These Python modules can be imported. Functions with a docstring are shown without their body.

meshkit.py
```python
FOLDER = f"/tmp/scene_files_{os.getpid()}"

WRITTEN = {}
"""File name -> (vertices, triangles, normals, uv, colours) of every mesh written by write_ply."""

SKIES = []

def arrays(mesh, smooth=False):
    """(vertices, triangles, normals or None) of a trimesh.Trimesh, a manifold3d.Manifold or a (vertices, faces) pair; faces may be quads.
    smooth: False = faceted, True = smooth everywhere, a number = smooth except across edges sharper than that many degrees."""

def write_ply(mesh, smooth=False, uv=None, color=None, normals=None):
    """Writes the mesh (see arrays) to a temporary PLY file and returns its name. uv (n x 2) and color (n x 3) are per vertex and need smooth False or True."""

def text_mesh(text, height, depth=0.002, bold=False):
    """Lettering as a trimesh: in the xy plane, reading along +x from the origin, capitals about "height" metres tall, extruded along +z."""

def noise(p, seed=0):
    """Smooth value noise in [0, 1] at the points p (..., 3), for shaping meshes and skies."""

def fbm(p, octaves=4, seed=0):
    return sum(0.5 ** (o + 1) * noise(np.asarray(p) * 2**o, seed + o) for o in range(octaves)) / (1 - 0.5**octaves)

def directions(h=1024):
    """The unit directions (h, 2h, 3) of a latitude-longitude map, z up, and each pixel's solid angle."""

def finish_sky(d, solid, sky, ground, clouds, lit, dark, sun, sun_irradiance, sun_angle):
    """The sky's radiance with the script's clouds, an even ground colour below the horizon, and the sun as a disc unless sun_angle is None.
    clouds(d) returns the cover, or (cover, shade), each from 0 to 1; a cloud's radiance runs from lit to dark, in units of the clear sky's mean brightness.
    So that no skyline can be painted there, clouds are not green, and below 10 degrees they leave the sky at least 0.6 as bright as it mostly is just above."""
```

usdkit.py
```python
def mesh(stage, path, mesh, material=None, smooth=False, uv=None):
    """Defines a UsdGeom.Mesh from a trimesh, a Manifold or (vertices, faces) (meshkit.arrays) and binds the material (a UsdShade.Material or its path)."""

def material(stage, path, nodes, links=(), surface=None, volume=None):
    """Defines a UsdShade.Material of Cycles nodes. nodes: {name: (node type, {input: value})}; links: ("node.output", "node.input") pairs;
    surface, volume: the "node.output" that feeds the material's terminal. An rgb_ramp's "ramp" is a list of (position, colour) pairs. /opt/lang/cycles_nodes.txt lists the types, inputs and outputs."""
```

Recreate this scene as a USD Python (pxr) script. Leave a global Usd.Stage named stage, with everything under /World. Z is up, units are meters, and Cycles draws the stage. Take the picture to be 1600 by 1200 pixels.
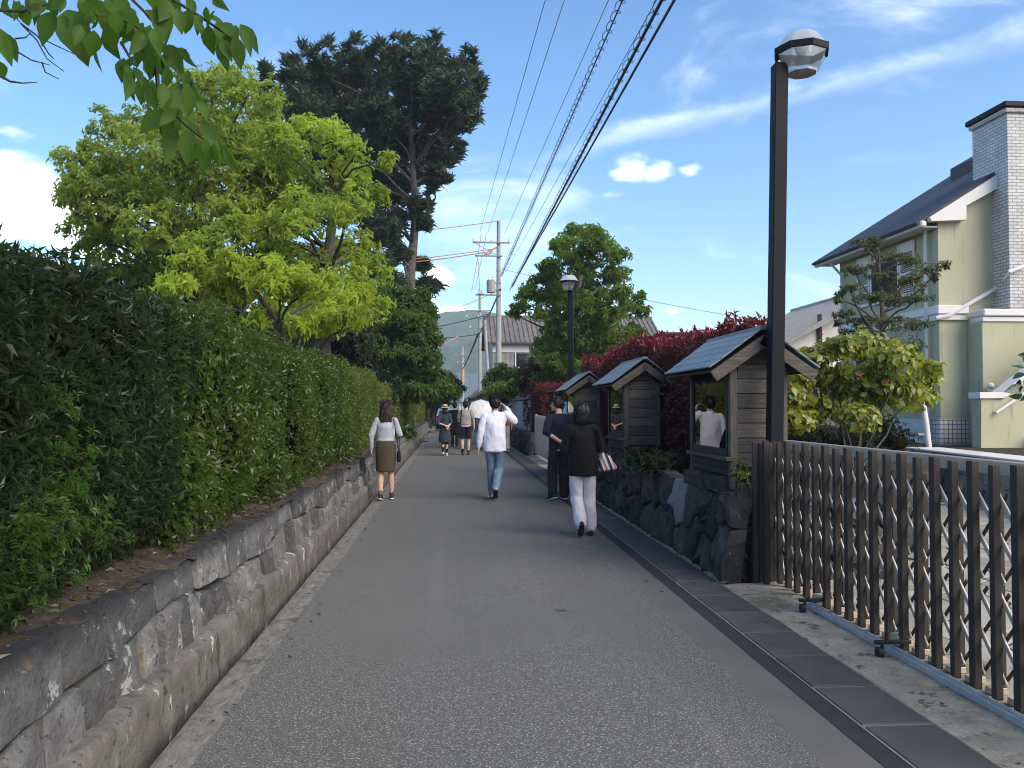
import math, random
import numpy as np, trimesh, manifold3d as m3, usdkit, meshkit
from pxr import Usd, UsdGeom, UsdLux, UsdShade, Gf, Sdf

stage = Usd.Stage.CreateInMemory()
UsdGeom.SetStageUpAxis(stage, 'Z')
UsdGeom.Xform.Define(stage, '/World')

# ------------------------------------------------------------------ camera, sky, sun, exposure
F, YAW, PITCH = 1300.0, 4.18, 1.63
CAM = np.array([0.0, 0.0, 1.55])
cam = UsdGeom.Camera.Define(stage, '/World/camera')
cam.CreateHorizontalApertureAttr(36.0)
cam.CreateVerticalApertureAttr(27.0)
cam.CreateFocalLengthAttr(36.0 * F / 1600)
cam.CreateClippingRangeAttr(Gf.Vec2f(0.05, 9000))
cam.CreateExposureAttr(1.7)
cx = UsdGeom.Xformable(cam)
cx.AddTranslateOp().Set(Gf.Vec3d(*CAM))
cx.AddRotateZOp().Set(-YAW)
cx.AddRotateXOp().Set(90 + PITCH)

SUN_AZ, SUN_EL = math.radians(133), math.radians(38)     # azimuth from +y towards +x: behind the camera and to its right
HAZE = .0004
SUN = np.array([math.sin(SUN_AZ) * math.cos(SUN_EL), math.cos(SUN_AZ) * math.cos(SUN_EL), math.sin(SUN_EL)])
sun = UsdLux.DistantLight.Define(stage, '/World/sun')
sun.CreateIntensityAttr(0.4)
sun.CreateAngleAttr(50.0)
sun.CreateNormalizeAttr(True)
sun.CreateColorAttr(Gf.Vec3f(1.0, 0.90, 0.76))
sx = UsdGeom.Xformable(sun)
sx.AddRotateZOp().Set(-math.degrees(SUN_AZ))
sx.AddRotateXOp().Set(math.degrees(SUN_EL) - 90)
# local -z must point along -SUN: Rz(-az) Rx(el-90) (0,0,1) = direction to the sun

_cy, _sy, _cp, _sp = math.cos(math.radians(YAW)), math.sin(math.radians(YAW)), math.cos(math.radians(PITCH)), math.sin(math.radians(PITCH))
R_, U_, F_ = np.array([_cy, -_sy, 0]), np.array([-_sp * _sy, -_sp * _cy, _cp]), np.array([_cp * _sy, _cp * _cy, _sp])


def ray(px, py):
    return F_ + (px - 800) / F * R_ + (600 - py) / F * U_


def P(px, py, Y):
    """World point seen at a photo pixel when it lies Y metres down the lane."""
    d = ray(px, py)
    return CAM + d * (Y / d[1])


def unit(v):
    v = np.asarray(v, float)
    return v / np.linalg.norm(v)


def sky_material():
    n = {"tc": ("texture_coordinate", {}),
         "sky": ("sky_texture", {"sky_type": "single_scattering", "sun_disc": False, "sun_elevation": SUN_EL, "sun_rotation": SUN_AZ,
                                 "altitude": 50.0, "air_density": 1.0, "aerosol_density": 1.0, "ozone_density": 2.0})}
    L = []

    def math_(name, kind, a, b, clamp=False):
        ins = {"math_type": kind, "use_clamp": clamp}
        for k, x in (("value1", a), ("value2", b)):
            if isinstance(x, str):
                L.append((x, f"{name}.{k}"))
            else:
                ins[k] = float(x)
        n[name] = ("math", ins)
        return name + ".value"

    # detail noise shared by all the clouds
    n["map"] = ("mapping", {"scale": (1, 1, 2.2)})
    L.append(("tc.generated", "map.vector"))
    n["n1"] = ("noise_texture", {"scale": 9.0, "detail": 8.0, "roughness": 0.6, "distortion": 0.3})
    L.append(("map.vector", "n1.vector"))
    n["n2"] = ("noise_texture", {"scale": 3.0, "detail": 7.0, "roughness": 0.62, "distortion": 0.5})
    L.append(("map.vector", "n2.vector"))
    n["n3"] = ("noise_texture", {"scale": 26.0, "detail": 6.0, "roughness": 0.6})
    L.append(("map.vector", "n3.vector"))
    covers = []
    # cumulus puffs: soft discs round a direction, eaten by noise: (px, py, half width px, half height px, strength)
    puffs = [(985, 262, 44, 30, .95), (1025, 266, 40, 24, .85), (960, 304, 34, 13, .7), (1078, 264, 26, 15, .8), (684, 432, 34, 26, 1.15), (60, 330, 150, 52, 1.5),
             (-60, 280, 150, 60, 1.3), (0, 210, 70, 18, .75), (150, 390, 60, 26, 1.2), (730, 520, 110, 34, 1.1), (880, 500, 130, 28, .9), (1050, 485, 22, 9, .7),
             (885, 90, 40, 26, .55), (1260, 492, 60, 18, .8), (700, 495, 60, 26, 1.0), (-500, 320, 300, 90, 1.2), (2300, 420, 300, 80, 1.1), (640, 480, 80, 30, 1.0)]
    for i, (px, py, w, h, s) in enumerate(puffs):
        c = unit(ray(px, py))
        e1 = unit(np.cross(c, [0, 0, 1]))
        e2 = np.cross(e1, c)
        a, b = w / F * 1.25, h / F * 1.25
        for k, (e, sz) in enumerate(((e1, a), (e2, b))):
            n[f"d{i}{k}"] = ("vector_math", {"math_type": "dot_product", "vector2": tuple(e / sz)})
            L.append(("tc.generated", f"d{i}{k}.vector1"))
            math_(f"q{i}{k}", "multiply", f"d{i}{k}.value", f"d{i}{k}.value")
        n[f"f{i}"] = ("vector_math", {"math_type": "dot_product", "vector2": tuple(c)})
        L.append(("tc.generated", f"f{i}.vector1"))
        math_(f"front{i}", "greater_than", f"f{i}.value", 0.0)
        math_(f"r{i}", "add", f"q{i}0.value", f"q{i}1.value")
        math_(f"m{i}", "subtract", 1.0, f"r{i}.value", True)
        math_(f"mm{i}", "multiply", f"m{i}.value", s)
        covers.append(math_(f"mf{i}", "multiply", f"mm{i}.value", f"front{i}.value"))
    acc = covers[0]
    for i, c in enumerate(covers[1:]):
        acc = math_(f"mx{i}", "maximum", acc, c)
    math_("nmix", "multiply", "n1.fac", .62)
    math_("nmix3", "multiply", "n3.fac", .38)
    math_("nn", "add", "nmix.value", "nmix3.value")
    math_("inv", "subtract", 1.02, "nn.value")
    math_("inv2", "multiply", "inv.value", 1.7)
    math_("cut", "subtract", acc, "inv2.value")
    n["puff"] = ("map_range", {"range_type": "smoothstep", "from_min": -.30, "from_max": .42, "to_min": 0., "to_max": 1., "clamp": True})
    L.append(("cut.value", "puff.value"))
    # thin high wisps over the whole sky, and one stretched streak
    n["wisp"] = ("map_range", {"range_type": "smoothstep", "from_min": .52, "from_max": .80, "to_min": 0., "to_max": .34, "clamp": True})
    L.append(("n2.fac", "wisp.value"))
    a, b = unit(ray(930, 225)), unit(ray(1640, 42))
    nor, mid, along = unit(np.cross(a, b)), unit(a + b), unit(b - a)
    for k, v in (("sn", nor), ("sm", mid), ("sa", along)):
        n[k] = ("vector_math", {"math_type": "dot_product", "vector2": tuple(v)})
        L.append(("tc.generated", k + ".vector1"))
    math_("warp", "multiply_add", "n1.fac", .05)
    n["warp"][1]["value3"] = -.025
    math_("snw", "add", "sn.value", "warp.value")
    math_("sabs", "absolute", "snw.value", 0.)
    n["sband"] = ("map_range", {"range_type": "smoothstep", "from_min": .0, "from_max": .018, "to_min": 1., "to_max": 0., "clamp": True})
    L.append(("sabs.value", "sband.value"))
    math_("saa", "absolute", "sa.value", 0.)
    n["send"] = ("map_range", {"range_type": "smoothstep", "from_min": .18, "from_max": .36, "to_min": 1., "to_max": 0., "clamp": True})
    L.append(("saa.value", "send.value"))
    math_("sf", "greater_than", "sm.value", 0.)
    math_("s1", "multiply", "sband.result", "send.result")
    math_("s2", "multiply", "s1.value", "sf.value")
    n["sn3"] = ("map_range", {"from_min": .35, "from_max": .7, "to_min": .0, "to_max": .23, "clamp": True})
    L.append(("n1.fac", "sn3.value"))
    math_("streak", "multiply", "s2.value", "sn3.result")
    math_("thin", "maximum", "wisp.result", "streak.value")
    math_("all", "maximum", "thin.value", "puff.result")
    # cumulus are darker underneath
    n["sxyz"] = ("separate_xyz", {})
    L.append(("tc.generated", "sxyz.vector"))
    n["shade"] = ("rgb_ramp", {"ramp": [(0, (6.6, 7.0, 7.8)), (.42, (9.6, 9.7, 10.0)), (1, (12.5, 12.1, 11.6))]})
    L.append(("nn.value", "shade.fac"))
    n["mix"] = ("mix", {"mix_type": "mix"})
    n["hs"] = ("hsv", {"saturation": SKY_SAT, "value": .78, "hue": SKY_HUE})
    L.extend([("sky.color", "hs.color"), ("hs.color", "mix.color1"), ("shade.color", "mix.color2"), ("all.value", "mix.fac")])
    n["bg"] = ("background_shader", {"strength": 0.10})
    L.append(("mix.color", "bg.color"))
    return usdkit.material(stage, '/World/Looks/sky', n, L, surface="bg.background")


SKY_SAT, SKY_HUE = 1.24, 0.5
dome = UsdLux.DomeLight.Define(stage, '/World/sky')
UsdShade.MaterialBindingAPI.Apply(dome.GetPrim()).Bind(sky_material())
dome.GetPrim().SetCustomDataByKey('kind', 'structure')

# ------------------------------------------------------------------ helpers
_used = {}


def path_for(parent, name):
    base = '/World' if parent is None else str(parent.GetPath())
    k = base + '/' + name
    c = _used.get(k, 0)
    _used[k] = c + 1
    return k if c == 0 else f"{k}_{c:03d}"


def tag(p, label=None, cat=None, group=None, kind=None):
    for k, v in (('label', label), ('category', cat), ('group', group), ('kind', kind)):
        if v:
            p.SetCustomDataByKey(k, v)
    return p


def obj(name, mesh, mat, parent=None, smooth=False, label=None, cat=None, group=None, kind=None):
    m = usdkit.mesh(stage, path_for(parent, name), mesh, mat, smooth=smooth)
    return tag(m.GetPrim(), label, cat, group, kind)


def thing(name, label, cat, loc=(0, 0, 0), rotz=0, group=None):
    x = UsdGeom.Xform.Define(stage, path_for(None, name))
    x.AddTranslateOp().Set(Gf.Vec3d(*map(float, loc)))
    x.AddRotateZOp().Set(float(rotz))
    return tag(x.GetPrim(), label, cat, group)


def copy_of(src, label, loc, rotz=0, group=None):
    x = UsdGeom.Xform.Define(stage, path_for(None, src.GetName()))
    x.AddTranslateOp().Set(Gf.Vec3d(*map(float, loc)))
    x.AddRotateZOp().Set(float(rotz))
    p = x.GetPrim()
    p.GetReferences().AddInternalReference(src.GetPath())
    p.SetInstanceable(True)
    x.SetXformOpOrder(x.GetOrderedXformOps())
    was = src.GetCustomData()
    return tag(p, label, was['category'], group or was.get('group'))


def cat_(parts):
    vs, fs, n = [], [], 0
    for v, f in parts:
        v, f = np.asarray(v, float), np.asarray(f, int)
        if len(v) == 0:
            continue
        vs.append(v)
        fs.append(f + n)
        n += len(v)
    return np.vstack(vs), np.vstack(fs)


def vf(m):
    if hasattr(m, 'to_mesh'):
        k = m.to_mesh()
        return np.array(k.vert_properties[:, :3], float), np.array(k.tri_verts)
    return np.array(m.vertices), np.array(m.faces)


def _cb_topology():
    pts, key = [], []
    for s in np.ndindex(2, 2, 2):
        for ax in range(3):
            p = np.array([2 * x - 1 for x in s], float)
            q = p * 0.8
            q[ax] = p[ax]
            pts.append(q)
            key.append((s, ax))
    pts = np.array(pts)
    h = trimesh.convex.convex_hull(pts)
    idx = [int(np.argmin(((pts - v) ** 2).sum(1))) for v in h.vertices]
    f = np.array(idx)[h.faces]
    n = np.cross(pts[f[:, 1]] - pts[f[:, 0]], pts[f[:, 2]] - pts[f[:, 0]])
    flip = (n * pts[f].mean(1)).sum(1) < 0
    f[flip] = f[flip][:, ::-1]
    return np.array([[2 * x - 1 for x in k[0]] for k in key], float), np.array([k[1] for k in key]), f


_CS, _CA, _CF = _cb_topology()


def box(x0, x1, y0, y1, z0, z1, c=0.004):
    """Box with chamfered edges."""
    h = np.array([x1 - x0, y1 - y0, z1 - z0]) / 2
    ctr = np.array([x1 + x0, y1 + y0, z1 + z0]) / 2
    c = min(c, h.min() * .45)
    ins = np.where(np.arange(3)[None, :] == _CA[:, None], h[None, :], h[None, :] - c)
    return _CS * ins + ctr, _CF.copy()


def beam(a, b, w, t, up=(0, 0, 1), c=0.003):
    """Chamfered bar from a to b, w wide across up, t thick along up."""
    a, b = np.asarray(a, float), np.asarray(b, float)
    d = b - a
    L = np.linalg.norm(d)
    d /= L
    s = np.cross(d, up)
    s = unit(s) if np.linalg.norm(s) > 1e-6 else np.array([1., 0, 0])
    u = np.cross(s, d)
    v, f = box(0, L, -w / 2, w / 2, -t / 2, t / 2, c)
    f = f if np.dot(np.cross(d, s), u) > 0 else f[:, ::-1]
    return a + v[:, :1] * d + v[:, 1:2] * s + v[:, 2:] * u, f


def tube(pts, rad, n=8, cap=True):
    pts = np.asarray(pts, float)
    rad = np.broadcast_to(np.asarray(rad, float), (len(pts),))
    t = np.gradient(pts, axis=0)
    t /= np.maximum(np.linalg.norm(t, axis=1, keepdims=True), 1e-9)
    ref = np.array([0, 0, 1.]) if abs(t[0][2]) < .9 else np.array([1., 0, 0])
    u = unit(np.cross(t[0], ref))
    rings, ang = [], np.arange(n) / n * 2 * np.pi
    for i in range(len(pts)):
        u = u - t[i] * np.dot(u, t[i])
        u = unit(u)
        w = np.cross(t[i], u)
        rings.append(pts[i] + rad[i] * (np.cos(ang)[:, None] * u + np.sin(ang)[:, None] * w))
    v = np.vstack(rings)
    f = []
    for i in range(len(pts) - 1):
        for j in range(n):
            a, b = i * n + j, i * n + (j + 1) % n
            f += [(a, b, b + n), (a, b + n, a + n)]
    if cap:
        v = np.vstack([v, pts[:1], pts[-1:]])
        m = len(pts) * n
        for j in range(n):
            f.append((m, (j + 1) % n, j))
            f.append((m + 1, (len(pts) - 1) * n + j, (len(pts) - 1) * n + (j + 1) % n))
    return v, np.array(f)


def bez(a, b, c, n=8):
    t = np.linspace(0, 1, n)[:, None]
    a, b, c = map(np.asarray, (a, b, c))
    return (1 - t) ** 2 * a + 2 * t * (1 - t) * b + t ** 2 * c


def grid(x, y, zf):
    X, Y = np.meshgrid(x, y, indexing='ij')
    v = np.stack([X.ravel(), Y.ravel(), np.broadcast_to(zf(X, Y), X.shape).ravel()], 1)
    n, m = len(x), len(y)
    i, j = np.meshgrid(np.arange(n - 1), np.arange(m - 1), indexing='ij')
    a = (i * m + j).ravel()
    return v, np.vstack([np.stack([a, a + m, a + m + 1], 1), np.stack([a, a + m + 1, a + 1], 1)])


def lathe(prof, n=24):
    prof = np.asarray(prof, float)
    ang = np.arange(n) / n * 2 * np.pi
    v = np.vstack([np.stack([r * np.cos(ang), r * np.sin(ang), np.full(n, z)], 1) for r, z in prof])
    f = []
    for i in range(len(prof) - 1):
        for j in range(n):
            a, b = i * n + j, i * n + (j + 1) % n
            f += [(a, b, b + n), (a, b + n, a + n)]
    return v, np.array(f)


def shift(m, d):
    return m[0] + np.asarray(d, float), m[1]


def leaf_mesh(pos, axis, normal, L, W, fold=.15, droop=.15, hi=False):
    """Many leaves: pos, axis, normal (n x 3), L, W (n). Each is a folded pointed blade, an island of its own."""
    n = len(pos)
    axis = axis / np.linalg.norm(axis, axis=1, keepdims=True)
    side = np.cross(normal, axis)
    side /= np.maximum(np.linalg.norm(side, axis=1, keepdims=True), 1e-9)
    nor = np.cross(axis, side)
    L, W = np.broadcast_to(L, n)[:, None], np.broadcast_to(W, n)[:, None]

    def at(u, w, h):
        return pos + axis * L * u + side * W * w + nor * L * h
    if not hi:
        v = np.stack([at(0, 0, 0), at(.42, .5, fold), at(1, 0, -droop), at(.42, -.5, fold)], 1)
        f = np.array([[0, 2, 1], [0, 3, 2]])
    else:
        prof = [(0.0, .03), (.14, .30), (.34, .5), (.58, .44), (.80, .22), (1.0, .0)]
        rows = []
        for u, w in prof:
            h = -droop * u * u
            rows += [at(u, w, h + fold * w), at(u, 0, h), at(u, -w, h + fold * w)]
        v = np.stack(rows, 1)
        f = []
        for i in range(len(prof) - 1):
            a = 3 * i
            f += [(a, a + 1, a + 4), (a, a + 4, a + 3), (a + 1, a + 2, a + 5), (a + 1, a + 5, a + 4)]
        f = np.array(f)
    k = v.shape[1]
    return v.reshape(-1, 3), (f[None] + (np.arange(n) * k)[:, None, None]).reshape(-1, 3)


def rdirs(rng, n):
    v = rng.normal(size=(n, 3))
    return v / np.linalg.norm(v, axis=1, keepdims=True)


# ------------------------------------------------------------------ materials
_mats = {}


def nmat(name, cols, scale=4, detail=6, rough=.8, bump=0., bscale=40, bdist=.01, stretch=(1, 1, 1), spec=.3, metallic=0, spots=None, dist=0., nrough=.6, gloss=None, sheen=0, island=0, band=None):
    """Principled surface whose colour runs through cols by noise; spots = (scale, threshold, colour, softness[, stretch]) adds patches."""
    if name in _mats:
        return _mats[name]
    n = {"g": ("geometry", {}), "m": ("mapping", {"scale": stretch}),
         "n": ("noise_texture", {"scale": float(scale), "detail": float(detail), "roughness": nrough, "distortion": float(dist)}),
         "r": ("rgb_ramp", {"ramp": [(x, c) for x, c in zip(np.linspace(.28, .72, len(cols)), cols)]}),
         "p": ("principled_bsdf", {"roughness": float(rough), "specular_ior_level": float(spec), "metallic": float(metallic), "sheen_weight": float(sheen)})}
    L = [("g.position", "m.vector"), ("m.vector", "n.vector"), ("n.fac", "r.fac")]
    out = "r.color"
    if island:
        n["il"] = ("map_range", {"to_min": 1 - island, "to_max": 1 + island})
        n["ilc"] = ("combine_color", {})
        n["ilm"] = ("mix", {"mix_type": "multiply", "fac": 1.0})
        L += [("g.random_per_island", "il.value"), ("il.result", "ilc.r"), ("il.result", "ilc.g"), ("il.result", "ilc.b"), (out, "ilm.color1"), ("ilc.color", "ilm.color2")]
        out = "ilm.color"
    for i, s in enumerate(spots or []):
        sc, th, col, soft = s[:4]
        n[f"sm{i}"] = ("mapping", {"scale": s[4] if len(s) > 4 else (1, 1, 1), "location": (3.7 * i, 1.3, 2.1)})
        n[f"sn{i}"] = ("noise_texture", {"scale": float(sc), "detail": 7.0, "roughness": .68})
        n[f"sr{i}"] = ("map_range", {"range_type": "smoothstep", "from_min": th, "from_max": th + soft, "to_min": 0., "to_max": 1., "clamp": True})
        n[f"sx{i}"] = ("mix", {"mix_type": "mix", "color2": col})
        L += [("g.position", f"sm{i}.vector"), (f"sm{i}.vector", f"sn{i}.vector"), (f"sn{i}.fac", f"sr{i}.value"), (f"sr{i}.result", f"sx{i}.fac"), (out, f"sx{i}.color1")]
        out = f"sx{i}.color"
    if band:                                     # weathering that climbs from z0 to z1, ragged by noise: (z0, z1, colour)
        n["bz"] = ("separate_xyz", {})
        n["ba"] = ("math", {"math_type": "multiply_add", "value2": .16, "value3": -.08})
        n["bs"] = ("math", {"math_type": "add"})
        n["br"] = ("map_range", {"range_type": "smoothstep", "from_min": band[0], "from_max": band[1], "to_min": 0., "to_max": 1., "clamp": True})
        n["bx"] = ("mix", {"mix_type": "mix", "color2": band[2]})
        L += [("g.position", "bz.vector"), ("n.fac", "ba.value1"), ("ba.value", "bs.value1"), ("bz.z", "bs.value2"), ("bs.value", "br.value"), ("br.result", "bx.fac"), (out, "bx.color1")]
        out = "bx.color"
    L.append((out, "p.base_color"))
    if bump:
        n["bn"] = ("noise_texture", {"scale": float(bscale), "detail": 5.0, "roughness": .6})
        n["b"] = ("bump", {"strength": float(bump), "distance": float(bdist)})
        L += [("m.vector", "bn.vector"), ("bn.fac", "b.height"), ("b.normal", "p.normal")]
    if gloss:
        n["gr"] = ("map_range", {"from_min": .3, "from_max": .7, "to_min": gloss[0], "to_max": gloss[1], "clamp": True})
        L += [("n.fac", "gr.value"), ("gr.result", "p.roughness")]
    _mats[name] = usdkit.material(stage, '/World/Looks/' + name, n, L, surface="p.BSDF")
    return _mats[name]


def leafmat(name, cols, trans=.35, tcol=None, rough=.45, vscale=.7, var=(.7, 1.25), spec=.4):
    n = {"g": ("geometry", {}), "r": ("rgb_ramp", {"ramp": [(x, c) for x, c in zip(np.linspace(0, 1, len(cols)), cols)]}),
         "n": ("noise_texture", {"scale": float(vscale), "detail": 3.0}),
         "v": ("map_range", {"from_min": .3, "from_max": .7, "to_min": var[0], "to_max": var[1], "clamp": True}),
         "vc": ("combine_color", {}), "m": ("mix", {"mix_type": "multiply", "fac": 1.0}),
         "p": ("principled_bsdf", {"roughness": rough, "specular_ior_level": spec}), "t": ("translucent_bsdf", {}), "mc": ("mix_closure", {"fac": float(trans)}),
         "tm": ("mix", {"mix_type": "multiply", "fac": 1.0, "color2": tcol or (1.5, 1.5, .7)})}
    L = [("g.random_per_island", "r.fac"), ("g.position", "n.vector"), ("n.fac", "v.value"), ("v.result", "vc.r"), ("v.result", "vc.g"), ("v.result", "vc.b"),
         ("r.color", "m.color1"), ("vc.color", "m.color2"), ("m.color", "p.base_color"), ("m.color", "tm.color1"), ("tm.color", "t.color"),
         ("p.BSDF", "mc.closure1"), ("t.BSDF", "mc.closure2")]
    _mats[name] = usdkit.material(stage, '/World/Looks/' + name, n, L, surface="mc.closure")
    return _mats[name]


def flat(name, col, rough=.6, spec=.4, metallic=0, var=.12, scale=6, **k):
    a, b = tuple(c * (1 - var) for c in col), tuple(min(1, c * (1 + var)) for c in col)
    return nmat(name, [a, b], scale=scale, rough=rough, spec=spec, metallic=metallic, **k)


def grey(x, w=0.0):
    return (x * (1 + w), x, x * (1 - w))


def stone_mesh(poly, depth, rng, to_world, inset=.012, rough=.012, round_=.03):
    """A stone from a polygon in wall coordinates (s, t): flat sides, rounded uneven face. to_world(s, t, d) maps; d points out of the wall."""
    poly = np.asarray(poly, float)
    c0 = poly.mean(0)
    pts = []
    for a, b in zip(poly, np.roll(poly, -1, 0)):
        k = max(1, int(np.linalg.norm(b - a) / .14))
        pts += [a + (b - a) * i / k for i in range(k)]
    pts = np.array(pts)
    out = pts - c0
    ln = np.linalg.norm(out, axis=1, keepdims=True)
    ring0 = pts - out / ln * inset
    ring0 = ring0 + rng.normal(size=ring0.shape) * .004
    n = len(pts)
    rr = min(round_, ln.min() * .4)
    ring1 = ring0 - out / ln * rr * .25
    ring2 = ring0 - out / ln * rr
    ring3 = c0 + (ring0 - c0) * .5
    d = np.concatenate([np.full(n, -depth), np.full(n, -rr * .6) + rng.normal(size=n) * rough * .3, rng.normal(size=n) * rough * .6, rng.normal(size=n) * rough + rough, [rough * 1.2]])
    st = np.vstack([ring0, ring1, ring2, ring3, [c0]])
    st[:n] = ring0
    v = to_world(st[:, 0], st[:, 1], d)
    f = []
    for r in range(3):
        for j in range(n):
            a, b = r * n + j, r * n + (j + 1) % n
            f += [(a, b, b + n), (a, b + n, a + n)]
    for j in range(n):
        f.append((3 * n + j, 3 * n + (j + 1) % n, 4 * n))
    f = np.array(f)
    # face outwards
    fn = np.cross(v[f[:, 1]] - v[f[:, 0]], v[f[:, 2]] - v[f[:, 0]])[-1]
    o = to_world(np.array([c0[0]]), np.array([c0[1]]), np.array([1.]))[0] - to_world(np.array([c0[0]]), np.array([c0[1]]), np.array([0.]))[0]
    return v, (f if np.dot(fn, o) > 0 else f[:, ::-1])


def voronoi_cells(s0, s1, t0, t1, cw, ch, rng, jitter=.35):
    from scipy.spatial import Voronoi
    from shapely.geometry import Polygon, box as sbox
    pts = []
    rows = max(1, round((t1 - t0) / ch))
    for r in range(rows):
        k = max(1, int((s1 - s0) / cw))
        for i in range(-1, k + 2):
            pts.append((s0 + (i + .5 + .5 * (r % 2)) * cw + rng.uniform(-jitter, jitter) * cw, t0 + (r + .5) * (t1 - t0) / rows + rng.uniform(-jitter, jitter) * .8 * ch))
    pts = np.array(pts)
    n = len(pts)
    full = np.vstack([pts, pts * [1, -1] + [0, 2 * t0], pts * [1, -1] + [0, 2 * t1], pts * [-1, 1] + [2 * s0 - 4, 0], pts * [-1, 1] + [2 * s1 + 4, 0]])
    vo = Voronoi(full)
    out = []
    for i in range(n):
        reg = vo.regions[vo.point_region[i]]
        if -1 in reg or not reg:
            continue
        g = Polygon(vo.vertices[reg]).convex_hull.intersection(sbox(s0, t0, s1, t1))
        if g.is_empty or g.area < .004:
            continue
        out.append(np.array(g.exterior.coords)[:-1])
    return out

rng = np.random.default_rng(11)
# base colours
ASPHALT = nmat('asphalt', [(.056, .054, .048), (.097, .094, .083), (.144, .139, .123)], scale=95, detail=4, rough=.84, bump=.7, bscale=120, bdist=.008,
               spots=[(.5, .50, (.116, .112, .100), .3), (1.0, .52, (.126, .121, .108), .25, (2.4, .07, 1)), (1.3, .58, (.066, .063, .056), .2, (1.6, .25, 1)), (105, .555, (.36, .365, .345), .05), (70, .60, (.020, .021, .020), .06), (2.6, .66, (.040, .040, .037), .04)])
SMOOTH = nmat('smooth_asphalt', [(.100, .097, .087), (.125, .121, .109)], scale=3, rough=.85, bump=.2, bscale=300, bdist=.003, spots=[(260, .66, (.16, .16, .16), .08)])
PATCH = nmat('patched_asphalt', [(.080, .077, .069), (.100, .096, .086)], scale=120, rough=.86, bump=.4, bscale=240, bdist=.003, spots=[(320, .64, (.15, .15, .15), .06)])
DARK = nmat('dark_channel', [grey(.024), grey(.036)], scale=6, rough=.75, bump=.2, bscale=160, bdist=.003)
CONC = nmat('old_concrete', [(.135, .12, .10), (.20, .18, .15), (.25, .225, .19)], scale=5, rough=.92, bump=.8, bscale=38, bdist=.015,
            spots=[(3.2, .52, (.085, .07, .052), .12), (22, .60, (.40, .38, .34), .08), (7, .58, (.055, .05, .044), .1)])
APRON = nmat('rough_apron', [(.10, .095, .085), (.16, .15, .135), (.22, .21, .19)], scale=16, rough=.92, bump=.9, bscale=55, bdist=.012, stretch=(1, .45, 1),
             spots=[(4, .55, (.08, .075, .045), .12), (30, .62, (.36, .35, .33), .07)])
LEDGE = nmat('stained_concrete', [(.080, .070, .058), (.125, .112, .096), (.17, .155, .135)], scale=4, rough=.93, bump=.8, bscale=30, bdist=.015,
             spots=[(2.2, .55, (.09, .075, .06), .15), (9, .595, (.42, .41, .38), .06, (1, 1, .35)), (3.5, .57, (.075, .07, .045), .12), (14, .58, (.045, .040, .034), .07), (5, .56, (.06, .052, .042), .08, (1, 1, .4))])
CONC2 = nmat('pale_concrete', [(.23, .20, .145), (.33, .29, .215), (.42, .375, .285)], scale=4.5, rough=.93, bump=.7, bscale=45, bdist=.012,
             spots=[(1.8, .52, (.15, .14, .10), .16), (26, .60, (.46, .43, .37), .06), (7, .56, (.11, .10, .075), .1), (16, .63, (.07, .065, .05), .05)])
SLAB = [nmat(f'dark_slab_{k}', [grey(.052 + .008 * k, .06), grey(.072 + .008 * k, .06)], scale=5, rough=.7, bump=.25, bscale=150, bdist=.003, spots=[(3.5, .63, (.10, .10, .10), .15), (160, .68, (.13, .13, .13), .05)], gloss=(.55, .85)) for k in range(3)]
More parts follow.
